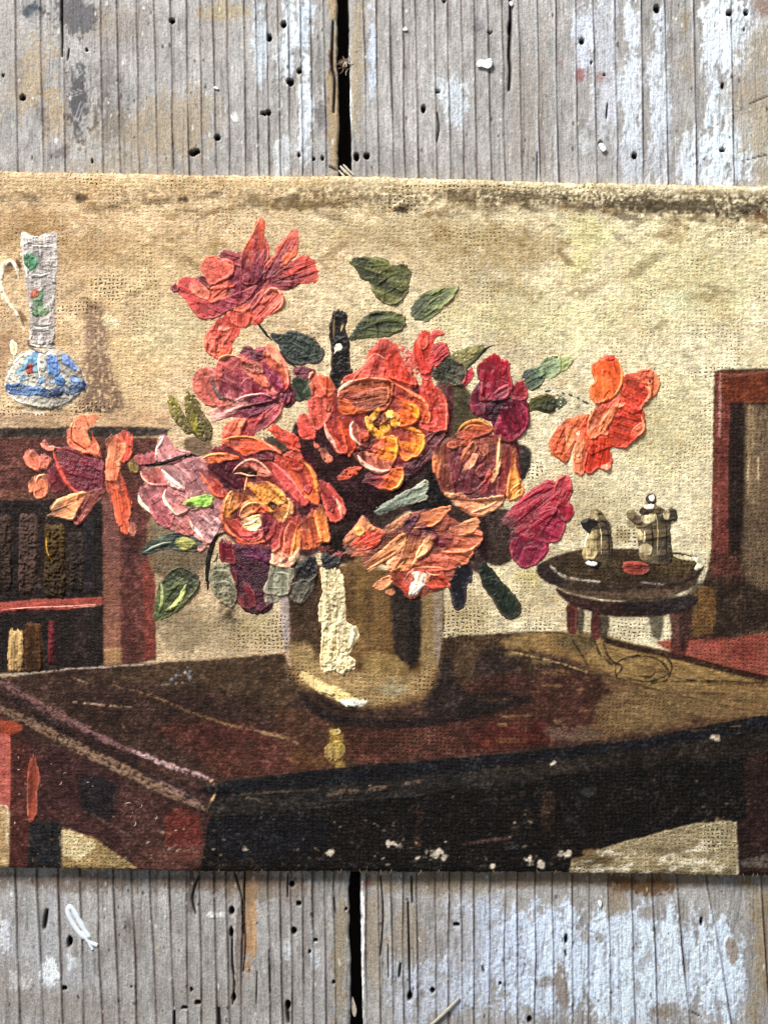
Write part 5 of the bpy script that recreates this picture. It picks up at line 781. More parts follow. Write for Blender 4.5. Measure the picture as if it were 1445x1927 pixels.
P_('G', '998 302 1040 298 1082 320 1162 420 1212 520 1202 602 1132 642 1082 602 1032 470', '#c04440', '#d0584c', 60, 4.5, 3.5); ridge('G', '1100 420 1165 500 1190 600', 9, '#eca898', 4.5); P_('G', '1060 350 1130 430 1110 560 1070 480', '#983038', T=3)
# ------------------------------------------------------------------ 13 plum flower below
rose('dark plum flower hanging below the orange and yellow rose', 'G', '160 800 250 835 400 830 582 850 572 980 562 1180 602 1300 562 1400 420 1422 322 1332 272 1182 210 980', '#541636', '#3e1028', 80, 2, 1, rag=1.2, wvv=.7)
P_('G', '150 812 210 800 252 832 282 960 270 1000 172 980', '#882430', '#782030', 90, 3, 1.5, wr=.8); P_('G', '300 840 420 830 560 860 560 980 480 960 350 920', '#5c2040', '#6c2c54', 80, 2, 1, wvv=.5); P_('G', '280 1180 380 1160 440 1240 460 1330 400 1380 320 1330', '#6a1a30', '#7c2434', 70, 2.5, 1.5, wvv=.5); P_('G', '440 1230 520 1240 560 1340 480 1400', '#5c1c38', T=2.4, wvv=.5); P_('G', '225 990 280 1010 300 1160 260 1170', '#5c1a30', T=2)
for q in ('340 1000 370 1060 420 1090 440 1050', '300 1080 360 1120', '480 840 500 900 470 960'): ridge('G', q, 2.6, '#6c3c50', 1.4)
ROSE[0] = painting
stem('G', '205 725 130 760 85 850 60 960 45 1080 50 1230', 10, '#26211d', 3, 'dark stem curving down left of the plum flower', wr=.6); stem('G', '130 900 125 960 90 1000', 5, '#4a4a40', 2)
leaf('G', '80 1020 90 995 200 990 235 1010 240 1080 282 1170 292 1300 245 1370 200 1340 110 1250 70 1130', '#857f66', '#7a745a', 80, 4, 3, 'pale grey-olive leaf left of the plum flower', wr=1.8); vein('G', '90 1060 150 1050 230 1060', 7, '#9a957a'); vein('G', '120 1170 190 1150 260 1180', 7, '#97927c'); vein('G', '130 1260 200 1230 270 1260', 7, '#8c866e')
leaf('G', '580 1050 620 1015 700 1025 792 1052 760 1150 732 1242 640 1265 530 1232 560 1130', '#84826a', '#8f8c74', 90, 4, 3, 'pale grey-olive leaf right of the plum flower'); vein('G', '590 1080 680 1075 770 1100', 6, '#a09c84'); vein('G', '550 1200 640 1205 720 1200', 6, '#9c9880'); stroke('G', '540 1260 650 1270 660 1300 560 1340', '#8a8270', T=2, name='leaf_stroke', rag=1.5)
leaf('G', '790 1060 850 980 950 930 978 1050 945 1130 870 1150 800 1140', '#26242a', '#34302c', 110, 4, 3, 'black leaf on the left shoulder of the vase', wr=1.4); leaf('G', '745 1215 820 1150 955 1140 932 1222 862 1332 800 1325 760 1290', '#4c4a3e', '#666050', 120, 4, 3)
leaf('G', '1010 940 1060 920 1100 940 1190 900 1172 980 1120 1020 1062 1042 1018 1005', '#1b1f22', '#2a2c2c', -10, 3, 2); stroke('G', '1000 860 1100 840 1100 880 1060 910 1010 890', '#8c3c38', T=2, R=.8, rag=2, dry=.2, name='leaf_stroke'); stroke('G', '1120 930 1150 895 1195 905 1180 945', '#a04a48', T=2, R=.8, rag=2, dry=.15, name='leaf_stroke')
# ------------------------------------------------------------------ 14 peach rose at the mouth of the vase
rose('ragged peach-coloured rose spilling over the mouth of the vase', 'H', '440 640 640 500 900 450 1100 560 1290 640 1270 760 1100 900 1000 1080 740 1180 620 1130 540 980 400 900 300 960 300 800', '#7c4030', '#9c4c3c', 0, 1.5, .5, rag=1.5)
P_('H', '118 730 160 660 220 588 280 508 312 560 380 600 442 620 462 660 352 780 302 832 202 842 128 815', '#cc7c58', '#c46c50', -30, 3.5, 2.5, wr=1, rag=1.3); P_('H', '180 735 310 632 430 640 442 690 362 772 212 792', '#d0482a', '#c04028', -20, 3.5, 2.5, wr=.6); P_('H', '208 622 262 568 292 640 252 672', '#e0a868', '#d8985c', 60, 5, 3); P_('H', '265 520 300 510 350 580 390 620 310 600', '#cc8c60', T=4, R=2)
P_('H', '430 620 540 560 690 478 652 560 542 622 470 662', '#a86c48', '#bc7c54', -30, 3, 2, rag=1.3); P_('H', '680 602 760 502 832 470 1022 420 1002 470 922 550 852 592 762 602', '#b8643c', '#cc7c50', -15, 4, 3); ridge('H', '690 605 780 600 870 585 950 530', 6, '#dc9064', 3)
P_('H', '595 650 640 545 752 488 722 560 645 665', '#542040', '#6a2c4c', -50, 3.5, 2.5); P_('H', '288 922 400 832 620 652 642 740 552 832 432 902 330 972', '#bc7848', '#cc8858', -35, 4, 3, rag=1.2); ridge('H', '310 960 430 895 540 830 640 745', 6, '#dca078', 3); P_('H', '490 912 560 850 640 830 622 920 560 962 500 952', '#d48058', '#e0a07c', 120, 4, 2.5, wr=1.2)
P_('H', '635 700 700 610 850 595 922 680 902 702 702 682', '#501c34', '#60243a', 0, 2.5, 1); P_('H', '540 962 600 860 642 760 702 662 882 658 872 760 762 852 682 952', '#b46c44', '#c47c50', 110, 4, 2.5, wr=.6); P_('H', '738 852 802 720 862 655 882 702 862 772 802 832', '#d89464', '#e4ac80', 120, 5, 3); ridge('H', '680 950 740 860 800 830 865 770', 5, '#e4a880', 3); ridge('H', '540 965 600 930 640 870', 6, '#e0a078', 3)
P_('H', '880 700 940 660 1000 700 1100 700 1050 760 940 760', '#74283a', T=3, R=1); P_('H', '930 692 1102 620 1282 640 1285 722 1202 792 1102 812 940 805 1000 760', '#bc6048', '#cc7458', 10, 4.5, 3.5); ridge('H', '960 800 1100 812 1200 785 1280 720', 5, '#dc9474', 3); P_('H', '1000 620 1080 590 1140 560 1252 525 1265 580 1202 642 1102 655', '#c4784c', '#cc8860', -10, 4, 3, wr=1)
P_('H', '938 812 1062 788 1212 800 1190 860 1152 912 1062 872 972 842', '#c86c4c', '#cc7654', 20, 4.5, 3.5); P_('H', '700 942 762 852 902 830 1082 880 1085 942 962 962 822 972', '#b45440', '#b85c48', 10, 3.5, 2.5); ridge('H', '690 945 800 940 960 940', 5, '#dc8c6c', 3)
P_('H', '530 972 722 960 882 960 962 980 1002 1060 1022 1102 882 1122 802 1092 742 1182 682 1192 622 1132 540 1062', '#b03c30', '#b84834', 40, 3.5, 2.5); P_('H', '608 1112 640 1040 692 980 722 960 695 1040 642 1102', '#cc6860', '#dc8478', -60, 4.5, 3); P_('H', '720 982 860 995 960 980 900 1010 802 1080 742 1160 682 1172 700 1092 730 1040', '#dc9c74', '#f0ddd0', 110, 5, 3); ridge('H', '700 1165 760 1120 820 1070', 6, '#f4e4dc', 3); ridge('H', '810 960 860 1000 960 1000', 4, '#e0a080', 2.5)
P_('H', '370 1092 430 1050 512 1018 522 1070 452 1122 400 1118', '#dc8458', '#e4986c', -15, 4, 3); P_('H', '485 1138 550 1120 532 1172 495 1165', '#ac6c50', T=2.5, rag=1.4)
# ------------------------------------------------------------------ the canvas with its thin paint, split by what it shows
def edge_top(x):
    return np.interp(x, [-200, 0, 250, 480, 700, 850, 1000, 1200, 1445, 1620], [319, 323, 327, 331.5, 332, 338, 342, 347, 350.5, 353]) + 1.6*(vn(x/23, x*0+2.5, 5)-.5)*2+1.7*(vn(x/5, x*0+7.5, 6)-.5)*2
def edge_bot(x):
    return np.interp(x, [-200, 0, 250, 400, 700, 1000, 1200, 1445, 1620], [1631, 1632, 1637, 1639.5, 1640.5, 1641, 1644, 1648, 1650]) + 1.2*(vn(x/29, x*0+1.5, 15)-.5)*2+1.5*(vn(x/5, x*0+3.5, 16)-.5)*2
nxg, nyg = 860, 632
xs = np.linspace(-166, 1611, nxg); vv = np.linspace(0, 1, nyg)
et, eb = edge_top(xs), edge_bot(xs)
BX = np.repeat(xs[None, :], nyg, 0); BY = et[None, :]+(eb-et)[None, :]*vv[:, None]
def samp(A, X, Y):
    fx = np.clip((X-PX0)/P, 0, len(gx)-1.001); fy = np.clip((Y-PY0)/P, 0, len(gy)-1.001)
    i = fy.astype(int); j = fx.astype(int); a = fy-i; b = fx-j
    if A.ndim == 3: a = a[..., None]; b = b[..., None]
    return (A[i, j]*(1-b)+A[i, j+1]*b)*(1-a)+(A[i+1, j]*(1-b)+A[i+1, j+1]*b)*a
bh = samp(HB, BX, BY); dE = np.minimum(BY-et, eb-BY)
bh += -2.2*np.exp(-dE/3.0)+1.1*np.exp(-((dE-6)/5)**2)*(vn(BX/7.9, BY/7.3, 77)-.3)
bc = samp(C, BX, BY); bl = LB[np.clip(((BY-PY0)/P+.5).astype(int), 0, len(gy)-1), np.clip(((BX-PX0)/P+.5).astype(int), 0, len(gx)-1)]
bw = samp(WV, BX, BY); bp_ = samp(PIT, BX, BY)
cellL = bl[:-1, :-1]
fullV = wpos(BX, BY, bh).reshape(-1, 3)
NAMES = {CANVAS: ('canvas', None), BOOKCASE: ('painted_bookcase', 'dark bookcase painted at the left edge'), JUG: ('painted_jug', 'slender jewelled jug painted on the bookcase'), TABLE: ('painted_table', 'dark table painted across the foreground'),
         VASE: ('painted_vase', 'brown metal vase painted under the roses'), SIDE: ('painted_side_table', 'small round table painted at the right'), CHAIR: ('painted_chair', 'red-framed chair painted at the right edge'), POTS: ('painted_pots', 'pair of silver pots painted on the round table'), LEG: ('painted_chair_leg', 'dark chair leg painted at the lower right corner'), RUG: ('painted_rug', 'strip of red rug painted at the right edge')}
OBJ = {}
for lb, (nm, lab) in NAMES.items():
    m_ = cellL == lb
    Q = grid_quads(m_); used, Q = compact(Q, fullV.shape[0])
    me = mk_mesh(nm, fullV[used], Q, bc.reshape(-1, 3)[used], bw.ravel()[used], bp_.ravel()[used], .18 if lb in (CANVAS, RUG) else .3, MP)
    OBJ[lb] = link(nm, me, painting, lab)
# jewels, highlights and dish belong to what they are painted on
for o in list(painting.children):
    n = o.name.split('.')[0]
    if n in ('jewel', 'jug_handle', 'jug_light', 'jug_body', 'jug_neck', 'jug_band'): o.parent = OBJ[JUG]
    elif n in ('painted_book', 'shelf_edge', 'gilt_stroke'): o.parent = OBJ[BOOKCASE]
    elif n == 'red_dish': o.parent = OBJ[SIDE]
    elif n == 'painted_pot': o.parent = OBJ[POTS]
    elif n in ('highlight', 'paint_curl'):
        v = o.data.vertices[len(o.data.vertices)//2].co; x = v.x/S+CX; y = -v.y/S+CY
        if y > 1380 or x < 200 and y > 1240: o.parent = OBJ[TABLE]
        elif x < 300: o.parent = OBJ[JUG]
        elif x < 900: o.parent = OBJ[VASE]
        else: o.parent = OBJ[POTS] if y < 1070 and x < 1290 else OBJ[SIDE]
# turned-down edge and backing board
def border(idx_row, sgn, y_of):
    n = nxg; rows = []
    prof = [(0, bh[idx_row]), (1.1, bh[idx_row]-2.0), (1.9, -6.0+0*bh[idx_row]), (1.2, -11.0+0*bh[idx_row]), (.4, -19.4+0*bh[idx_row])]
    for k, (o_, z) in enumerate(prof):
        jit = (vn(xs/4, xs*0+k*3.3, 30+k)-.5)*(0 if k == 0 else 1.6)
        rows.append(np.stack([(xs-CX)*S, -(y_of+sgn*(o_+jit)-CY)*S, z*S], -1))
    V = np.concatenate(rows); i, j = np.meshgrid(np.arange(4), np.arange(n-1), indexing='ij'); a = (i*n+j).ravel()
    Q = np.stack([a, a+1, a+n+1, a+n], 1) if sgn < 0 else np.stack([a, a+n, a+n+1, a+1], 1)
    cc = np.tile(bc[idx_row]*.6+lin('#a88f62')*.4, (5, 1))*(0.8+.4*vn(np.tile(xs, 5)/5, np.repeat(np.arange(5), n)*1.7, 3))[:, None]
    return V, Q, cc
for nm, a in (('turned_edge', (0, -1, et)), ('turned_edge', (-1, 1, eb))):
    V, Q, cc = border(*a); me = mk_mesh(nm, V, Q, np.clip(cc, .01, .9), 1.0, .5, .1, MP); link(nm, me, OBJ[CANVAS])
V = []; zt, zb = -3.2, -19.5
xl, xr = -164, 1609
V = np.array([((x-CX)*S, -(y-CY)*S, z*S) for z in (zt, zb) for x, y in ((xl, 322), (xr, 356), (xr, 1648), (xl, 1630))])
Q = np.array([[3, 2, 1, 0][::-1][::-1], [4, 5, 6, 7], [0, 1, 5, 4], [1, 2, 6, 5], [2, 3, 7, 6], [3, 0, 4, 7]])
me = mk_mesh('backing_board', V, Q, np.tile(lin('#8c7550'), (8, 1)), 0.2, 0, .1, MP, smooth=False); link('backing_board', me, painting)
# loose threads along the top edge
for k in range(84):
    x = rng.uniform(0, 1445); y = float(edge_top(np.array([x]))[0]) if k % 3 else float(edge_bot(np.array([x]))[0]); sg = -1 if k % 3 else 1
    a = rng.uniform(-1, 1)*6; L_ = rng.uniform(3, 8)
    pts = [(x, y-sg*3, 0.5), (x+a*.4, y+sg*L_*.4, -1), (x+a, y+sg*L_, -5)]
    V = []; w = .55
    for (u, v, z) in pts: V += [((u-w-CX)*S, -(v-CY)*S, z*S), ((u-CX)*S, -(v-CY)*S, (z+w)*S), ((u+w-CX)*S, -(v-CY)*S, z*S)]
    Q = [[0, 1, 4, 3], [1, 2, 5, 4], [3, 4, 7, 6], [4, 5, 8, 7]]
    me = mk_mesh('loose_thread', np.array(V), np.array([q[::-1] for q in Q]), np.tile(lin('#b09a6c'), (9, 1)), 0, 0, .1, MP); link('loose_thread', me, OBJ[CANVAS])

# ------------------------------------------------------------------ weathered planks
WZ = -20.0                                   # plank tops, in pixels below the painted surface
KZ = (CAMH - WZ*S)/CAMH                      # measured positions scaled to that depth
def wood_material():
    m = bpy.data.materials.new('weathered_wood'); m.use_nodes = True; nt = m.node_tree; L = nt.links.new; b = nt.nodes['Principled BSDF']
    tc = nd(nt, 'ShaderNodeTexCoord'); p = vmul(nt, tc.outputs['Object'], (1/S, 1/S, 1/S)); pg = vmul(nt, tc.outputs['Object'], (1/S, .07/S, 1/S))
    n1 = noise(nt, pg, .35, 4, .7); n2 = noise(nt, p, .22, 4, .7); n3 = noise(nt, vmul(nt, tc.outputs['Object'], (1/S, .22/S, 1/S)), .8, 2, .6)
    v = mth(nt, 'MULTIPLY_ADD', n1.outputs['Fac'], .60, mth(nt, 'MULTIPLY_ADD', n2.outputs['Fac'], .90, mth(nt, 'MULTIPLY_ADD', n3.outputs['Fac'], .80, -.12)))
    v = mth(nt, 'POWER', v, 1.5)
    cv = nt.nodes.new('ShaderNodeCombineXYZ'); [L(v, cv.inputs[i]) for i in range(3)]
    c1 = mixc(nt, 1.0, attr(nt, 'Col').outputs['Color'], cv.outputs[0], 'MULTIPLY')
    spk = mth(nt, 'MULTIPLY', mth(nt, 'SUBTRACT', n3.outputs['Fac'], .66), 9, clamp=True)
    c2 = mixc(nt, mth(nt, 'MULTIPLY', spk, .55), c1, (.05, .035, .028, 1))
    L(c2, b.inputs['Base Color']); b.inputs['Roughness'].default_value = .72; b.inputs['Specular IOR Level'].default_value = .28
    h = mth(nt, 'MULTIPLY_ADD', n1.outputs['Fac'], 1.6, mth(nt, 'MULTIPLY_ADD', n2.outputs['Fac'], 2.2, mth(nt, 'MULTIPLY', n3.outputs['Fac'], 1.3)))
    bp = nd(nt, 'ShaderNodeBump'); bp.inputs['Strength'].default_value = .8; bp.inputs['Distance'].default_value = S; L(h, bp.inputs['Height']); L(bp.outputs[0], b.inputs['Normal'])
    return m
MW = wood_material()
def wx_(x, y, z=WZ):
    k = (CAMH-z*S)/CAMH if np.isscalar(z) else KZ
    return np.stack([(x-CX)*S*KZ, -(y-CY)*S*KZ, z*S*np.ones_like(x)], -1)
T1 = [28, 76, 118, 189, 221, 257, 290, 321, 350, 376, 401, 427, 458, 481, 501, 522, 542, 565, 584, 610]
B1 = [(27, 40), (70, 81), (109, 119), (149, 159), (182, 192), (212, 225), (247, 259), (282, 294), (317, 327), (350, 355), (375, 381), (403, 408), (425, 431), (460, 453), (504, 509), (527, 532), (546, 551), (568, 573), (588, 592), (610, 613), (629, 632)]
T2 = [684, 708, 735, 757, 782, 817, 842, 868, 892, 919, 945, 976, 1011, 1045, 1083, 1117, 1157, 1206, 1251, 1305]
B2 = [(688, 691), (712, 717), (736, 739), (757, 760), (784, 788), (818, 821), (844, 845), (869, 869), (892, 893), (921, 921), (950, 950), (973, 974), (1007, 1007), (1040, 1041), (1076, 1077), (1108, 1109), (1144, 1151), (1189, 1194), (1227, 1237), (1272, 1298), (1327, 1376), (1432, 1450)]
EX = [-150, -118, -84, -50, -14]
def plank(side):
    ys = np.concatenate([np.arange(-700, -40, 20.0), np.arange(-30, 352, 2.7), np.arange(360, 1610, 40.0), np.arange(1618, 1956, 2.7), np.arange(1960, 2650, 20.0)])
    u = np.arange(0, 1, 1/565.0) if side == 0 else np.arange(0, 1.0001, 1/655.0)
    gap0 = lambda y: 633+ (y/1927)*27 + 2.4*(vn(y/40, y*0+.5, 3)-.5)*2+1.2*(vn(y/9, y*0+.5, 4)-.5)*2
    gap1 = lambda y: 656+ (y/1927)*26 + 1.6*(vn(y/50, y*0+.5, 7)-.5)*2+.8*(vn(y/9, y*0+.5, 8)-.5)*2
    g0, g1 = gap0(ys), gap1(ys)
    X = (-190+(g0+190)[:, None]*u[None, :]) if side == 0 else (g1[:, None]+(1640-g1)[:, None]*u[None, :])
    if side == 0: X = -190+(g0+190)[:, None]*np.linspace(0, 1, 560)[None, :]
    else: X = g1[:, None]+(1640-g1)[:, None]*np.linspace(0, 1, 650)[None, :]
    Y = np.repeat(ys[:, None], X.shape[1], 1)
    z = np.zeros(X.shape); c = lin('#a5a19d')*np.ones(X.shape+(1,))
    f1 = fbm(X, Y*.6, 55, 201, 4); f2 = fbm(X, Y*.4, 10, 205, 3); f3 = fbm(X, Y*.15, 3.2, 209, 2); f4 = fbm(X, Y, 5, 213, 2)
    c = c*(1+.26*(f1-.5)*2+.30*(f2-.5)*2+.26*(f3-.5)*2)[..., None]
    def bl(x, y, rx, ry, cc, a=.6, n=.9, soft=.5):
        nonlocal c, z
        q = 1-np.sqrt(((X-x)/rx)**2+((Y-y)/ry)**2)+(f1-.5)*n*1.6+(f2-.5)*n*1.3+(f4-.5)*n*.9
        wh = int(cc[1], 16) >= 10 and int(cc[5], 16) >= 11; al = (sm(q/(.34 if wh else soft))*a)
        if wh: al = al*(.38+.62*sm((f4*.35+f2*.35+f3*.3-.38)/.14)); z += 1.0*al; cc = '#'+''.join('%02x' % min(int(int(cc[i:i+2], 16)*1.2), 246) for i in (1, 3, 5))
        al = al[..., None]; c = c*(1-al)+lin(cc)*al
    if side == 0:
        for q in ((60, 150, 80, 100, '#a08b6a', .7), (110, 210, 60, 90, '#a68f6c', .6), (300, 240, 160, 80, '#988566', .65), (190, 40, 110, 40, '#8d7c66', .5), (140, 190, 34, 90, '#424248', .9), (60, 15, 28, 26, '#3c444e', .95), (140, 30, 50, 46, '#505056', .85), (215, 210, 40, 80, '#66605e', .6), (30, 130, 20, 60, '#70696a', .5), (75, 215, 22, 50, '#66605e', .7), (110, 290, 26, 30, '#5c5654', .6), (200, 150, 30, 60, '#625c5c', .5),
                  (10, 80, 30, 160, '#9a948e', .7), (10, 250, 26, 60, '#8a8480', .6), (260, 60, 60, 50, '#8c8682', .6), (400, 60, 40, 60, '#8a8078', .4), (440, 215, 9, 16, '#d0d4d6', .9), (105, 265, 8, 8, '#c8c4ba', .9), (490, 60, 14, 120, '#a9b4be', .7), (545, 70, 14, 130, '#b9c3cc', .85), (575, 60, 18, 120, '#b4c2cf', .8), (575, 190, 14, 150, '#bcc6cd', .85),
                  (530, 130, 14, 90, '#b0b8bc', .7), (530, 300, 20, 50, '#a9adb0', .7), (500, 290, 20, 50, '#a8a8a6', .6), (600, 300, 30, 40, '#9a9a9a', .5), (600, 110, 10, 80, '#5f5c58', .6), (605, 220, 12, 30, '#565254', .7), (628, 170, 14, 260, '#a08862', .85), (622, 115, 8, 30, '#5c2e14', .9), (420, 20, 60, 20, '#a49066', .6), (250, 320, 200, 30, '#968b7a', .6), (380, 320, 40, 30, '#8a8082', .4)): bl(*q)
        for q in ((200, 1660, 420, 22, '#6b5848', .75), (60, 1760, 90, 90, '#a8a8ac', .55), (160, 1830, 70, 60, '#aaaaae', .5), (40, 1700, 30, 60, '#a9a6a4', .6), (10, 1750, 16, 36, '#b4b6ba', .8), (95, 1830, 18, 26, '#c4c8cc', .95), (30, 1850, 22, 16, '#c4c6c8', .85), (140, 1810, 16, 24, '#b4b8bc', .8), (55, 1690, 16, 30, '#9a9898', .7), (20, 1870, 40, 60, '#8c8076', .5), (250, 1760, 40, 60, '#7a6e66', .5), (240, 1740, 14, 30, '#5c4c48', .6),
                  (360, 1680, 12, 60, '#4a3a32', .75), (345, 1730, 20, 40, '#8b8684', .6), (400, 1722, 24, 5, '#c9c8c6', .85), (470, 1740, 14, 110, '#a8805a', .9), (478, 1740, 6, 90, '#c09a70', .8), (450, 1800, 8, 100, '#5a4030', .6), (560, 1700, 60, 60, '#97928e', .6), (590, 1790, 12, 40, '#b0b4b8', .7), (540, 1790, 10, 20, '#b4b8bc', .7), (640, 1780, 16, 200, '#968568', .8), (500, 1670, 120, 30, '#77634c', .6), (420, 1880, 200, 40, '#8d867c', .5), (150, 1900, 120, 40, '#857a70', .5), (580, 1880, 40, 60, '#9c9a9c', .5), (330, 1850, 60, 60, '#8c8680', .4)): bl(*q)
    else:
        for q in ((672, 100, 14, 260, '#9c8a6c', .7), (655, 230, 5, 120, '#c3ccd0', .9), (700, 110, 10, 90, '#a4aebb', .7), (860, 190, 30, 50, '#a9b0b6', .75), (840, 170, 24, 30, '#b4bcc2', .5), (760, 55, 30, 10, '#a8a49c', .5), (900, 50, 14, 20, '#68686c', .7), (1100, 60, 26, 90, '#b0b6c2', .7), (1140, 120, 30, 180, '#a7abb4', .6), (1190, 200, 20, 260, '#b8bfc8', .75), (1240, 170, 26, 240, '#b4bcc6', .7),
                  (1090, 140, 12, 16, '#8d4a44', .8), (1055, 118, 12, 6, '#94605a', .6), (1130, 145, 12, 12, '#92605a', .55), (1370, 60, 60, 90, '#bcc4cc', .95), (1350, 20, 50, 40, '#c4ccd4', .9), (1380, 270, 70, 60, '#bfc8d0', .95), (1340, 330, 80, 40, '#b8c0c8', .9), (1350, 200, 34, 60, '#bcc4ca', .8), (1340, 170, 16, 200, '#b4bcc4', .6), (1420, 200, 60, 90, '#a09078', .7), (1430, 90, 40, 50, '#a0927c', .7), (1440, 300, 30, 100, '#a4967e', .7), (1290, 40, 20, 40, '#96876e', .7), (1295, 120, 24, 50, '#928672', .6), (1290, 250, 30, 40, '#989488', .6),
                  (1300, 300, 24, 50, '#b4bcc4', .7), (1440, 10, 30, 24, '#8a6a56', .7), (1200, 310, 90, 40, '#9c9a9c', .5), (1250, 130, 12, 200, '#aab0b8', .4), (1100, 260, 14, 40, '#b0b4b8', .5), (700, 300, 40, 40, '#7c7a78', .4), (750, 310, 40, 30, '#7e7a7a', .4), (1000, 200, 60, 160, '#8e8276', .5)): bl(*q)
        for q in ((1200, 1820, 230, 130, '#b5c0d4', 1.0, .5), (1040, 1820, 120, 130, '#b2bdd0', .95, .5), (900, 1800, 90, 110, '#a7b0c0', .85, .6), (830, 1860, 60, 80, '#a2a8b4', .7), (1360, 1830, 60, 120, '#b4bfd2', .95, .5), (760, 1860, 40, 60, '#a0a6b0', .6), (1100, 1656, 420, 17, '#83725e', .9, .6), (800, 1660, 120, 26, '#8a7c68', .8), (1170, 1668, 36, 18, '#66482a', .95), (1225, 1672, 40, 20, '#6a4a2a', .95), (1160, 1700, 26, 26, '#94836e', .9), (1400, 1660, 60, 30, '#86704c', .9), (1440, 1780, 44, 170, '#97866c', .95, .6), (1420, 1900, 20, 70, '#94856c', .8),
                  (1250, 1905, 44, 24, '#8f8374', .95), (1060, 1880, 16, 60, '#8a7a6a', .9), (1380, 1780, 14, 30, '#8c7a66', .9), (1220, 1720, 24, 16, '#8c8074', .8), (1195, 1785, 12, 12, '#7c6e5c', .9), (1100, 1760, 12, 20, '#948a7e', .8), (1125, 1765, 10, 12, '#8c8070', .8), (1220, 1800, 12, 20, '#8c8274', .7), (1025, 1850, 16, 16, '#8e8478', .8), (700, 1760, 26, 120, '#9c8c74', .7), (770, 1760, 40, 60, '#968874', .7), (690, 1665, 14, 14, '#8c4030', .6), (682, 1800, 4, 160, '#d0d4d2', .95), (900, 1660, 30, 30, '#9c9484', .5), (860, 1770, 40, 60, '#9a8e80', .5), (1200, 1860, 10, 20, '#84786a', .6), (1290, 1820, 10, 30, '#8c8276', .6), (1350, 1890, 10, 30, '#7c7062', .6)): bl(*q)
    # summer wood stands proud, the dark ring lines are furrows
    furrow = np.zeros(X.shape)
    lines = [(a, a+6, -1) for a in ([e for e in EX]+T1 if side == 0 else T2+[1375, 1460, 1520, 1580])]+[(a, b_, 1) for a, b_ in ([(e, e+8) for e in EX]+B1 if side == 0 else B2+[(1520, 1540), (1590, 1610)])]
    for k, (a, b_, half) in enumerate(lines):
        if half < 0: lx = a+(b_-a)*Y/330; on = Y < 985
        else: lx = a+(b_-a)*(Y-1640)/287; on = Y >= 985
        wob = 1.7*(vn(Y/120, Y*0+k*1.7, 40+k)-.5)*2+.35*(vn(Y/22, Y*0+k*1.7, 90+k)-.5)*2
        bend = np.where(on & (half > 0) & (np.array(a) > 1180) & (side == 1), 0, 0)
        d = X-lx-wob+bend
        deep = .35+.95*vn(Y/90, Y*0+k*2.3, 140+k)
        wid = (.75+.6*vn(Y/60, Y*0+k*3.1, 170+k))*(1.5 if (half > 0 and side == 0) or (side == 1 and half > 0 and a > 1200) else 1.0)
        g = np.exp(-(d/wid)**2)*on
        z -= 1.9*g*deep; furrow = np.maximum(furrow, g*deep*.95)
        lip = np.exp(-((d+3.2)/2.0)**2)*on; z += 1.0*lip*deep
        if side == 1 and half < 0 and a > 1000: c = c*(1-(.5*lip*deep)[..., None])+lin('#c3cad2')*(.5*lip*deep)[..., None]  # ridge highlight put into the colour, pale on the furrow's raised lip
        stp = np.clip(d/14, 0, 1)*on; 
        z += -0.9*np.exp(-np.clip(d, 0, None)/5.0)*(d > 0)*on
        dk = np.exp(-np.clip(d-1, 0, None)/4.5)*(d > 0)*on*(.62 if half > 0 and side == 0 else .5)*deep
        c = c*(1-dk[..., None])+lin('#5c4a42')*dk[..., None]  # brown of the ring line, with groove shading put into the colour
    # thin secondary grain, cracks
    fur = (np.clip(furrow*1.0*(.5+.8*f4), 0, .9))[..., None]; c = c*(1-fur)+lin('#30211c')*fur
    fine = sm((fbm(X, Y*.03, 4.5, 300, 2)-.70)/.07)*.4; z -= fine*1.2; c = c*(1-fine[..., None]*.7)+lin('#4c3c34')*fine[..., None]*.7
    cracks = ([('118 -160 116 0 117 60 117 105', 3.2, 9), ('130 92 127 112', 2.6, 6), ('627 40 625 120 630 150 628 210', 5, 6), ('620 312 634 320', 3, 6), ('440 1640 455 1690 456 1720 459 1760', 2.6, 7), ('437 1760 437 1810 441 1850 438 1890', 3.4, 7), ('83 1748 88 1715', 7, 9), ('129 1782 132 1768', 7.5, 9), ('461 1640 460 1720 462 1780 458 1830', 2.2, 6), ('484 1830 482 1890', 2, 5), ('540 1888 543 1925', 6, 8), ('412 1900 414 1960', 6, 6), ('328 1905 327 1960', 4, 6), ('374 1650 362 1690 368 1720', 4, 4), ('508 1870 506 1790', 2.4, 5), ('542 1645 541 1690', 3, 5), ('628 1690 632 1720', 2, 4)] if side == 0 else
              [('959 -20 961 20 960 60 958 100 960 130 958 168', 5.5, 8), ('823 212 826 240 822 265', 3, 5), ('1143 195 1141 222', 2.6, 7), ('716 1650 721 1720 716 1800', 2.6, 6), ('730 1780 731 1840', 2.2, 5), ('768 1700 770 1790 772 1880', 3.2, 7), ('754 1815 751 1840', 4.5, 6), ('771 1870 772 1880', 7, 9), ('1011 285 1010 340', 2, 5), ('908 1820 910 1830', 4, 4), ('1063 1790 1065 1800', 4, 4), ('1140 1790 1125 1760', 0, 0), ('1410 195 1445 180', 2, 2), ('1405 300 1445 290', 2, 2), ('1300 1905 1320 1915', 2, 3), ('774 1650 776 1700', 3.5, 5), ('960 40 958 60', 6, 8)])
    for s_, w, dp in cracks:
        if w == 0: continue
        pl = catmull(px('X', s_), False); dd, ar = pdist(X, Y, pl, False)
        m_ = np.exp(-(np.clip(-dd-w*.15*(1-(2*ar-1)**2), 0, None)/(w*.42))**2)
        z -= dp*m_; m_ = np.clip(m_*1.15, 0, .97)[..., None]; c = c*(1-m_)+lin('#170e0b')*m_
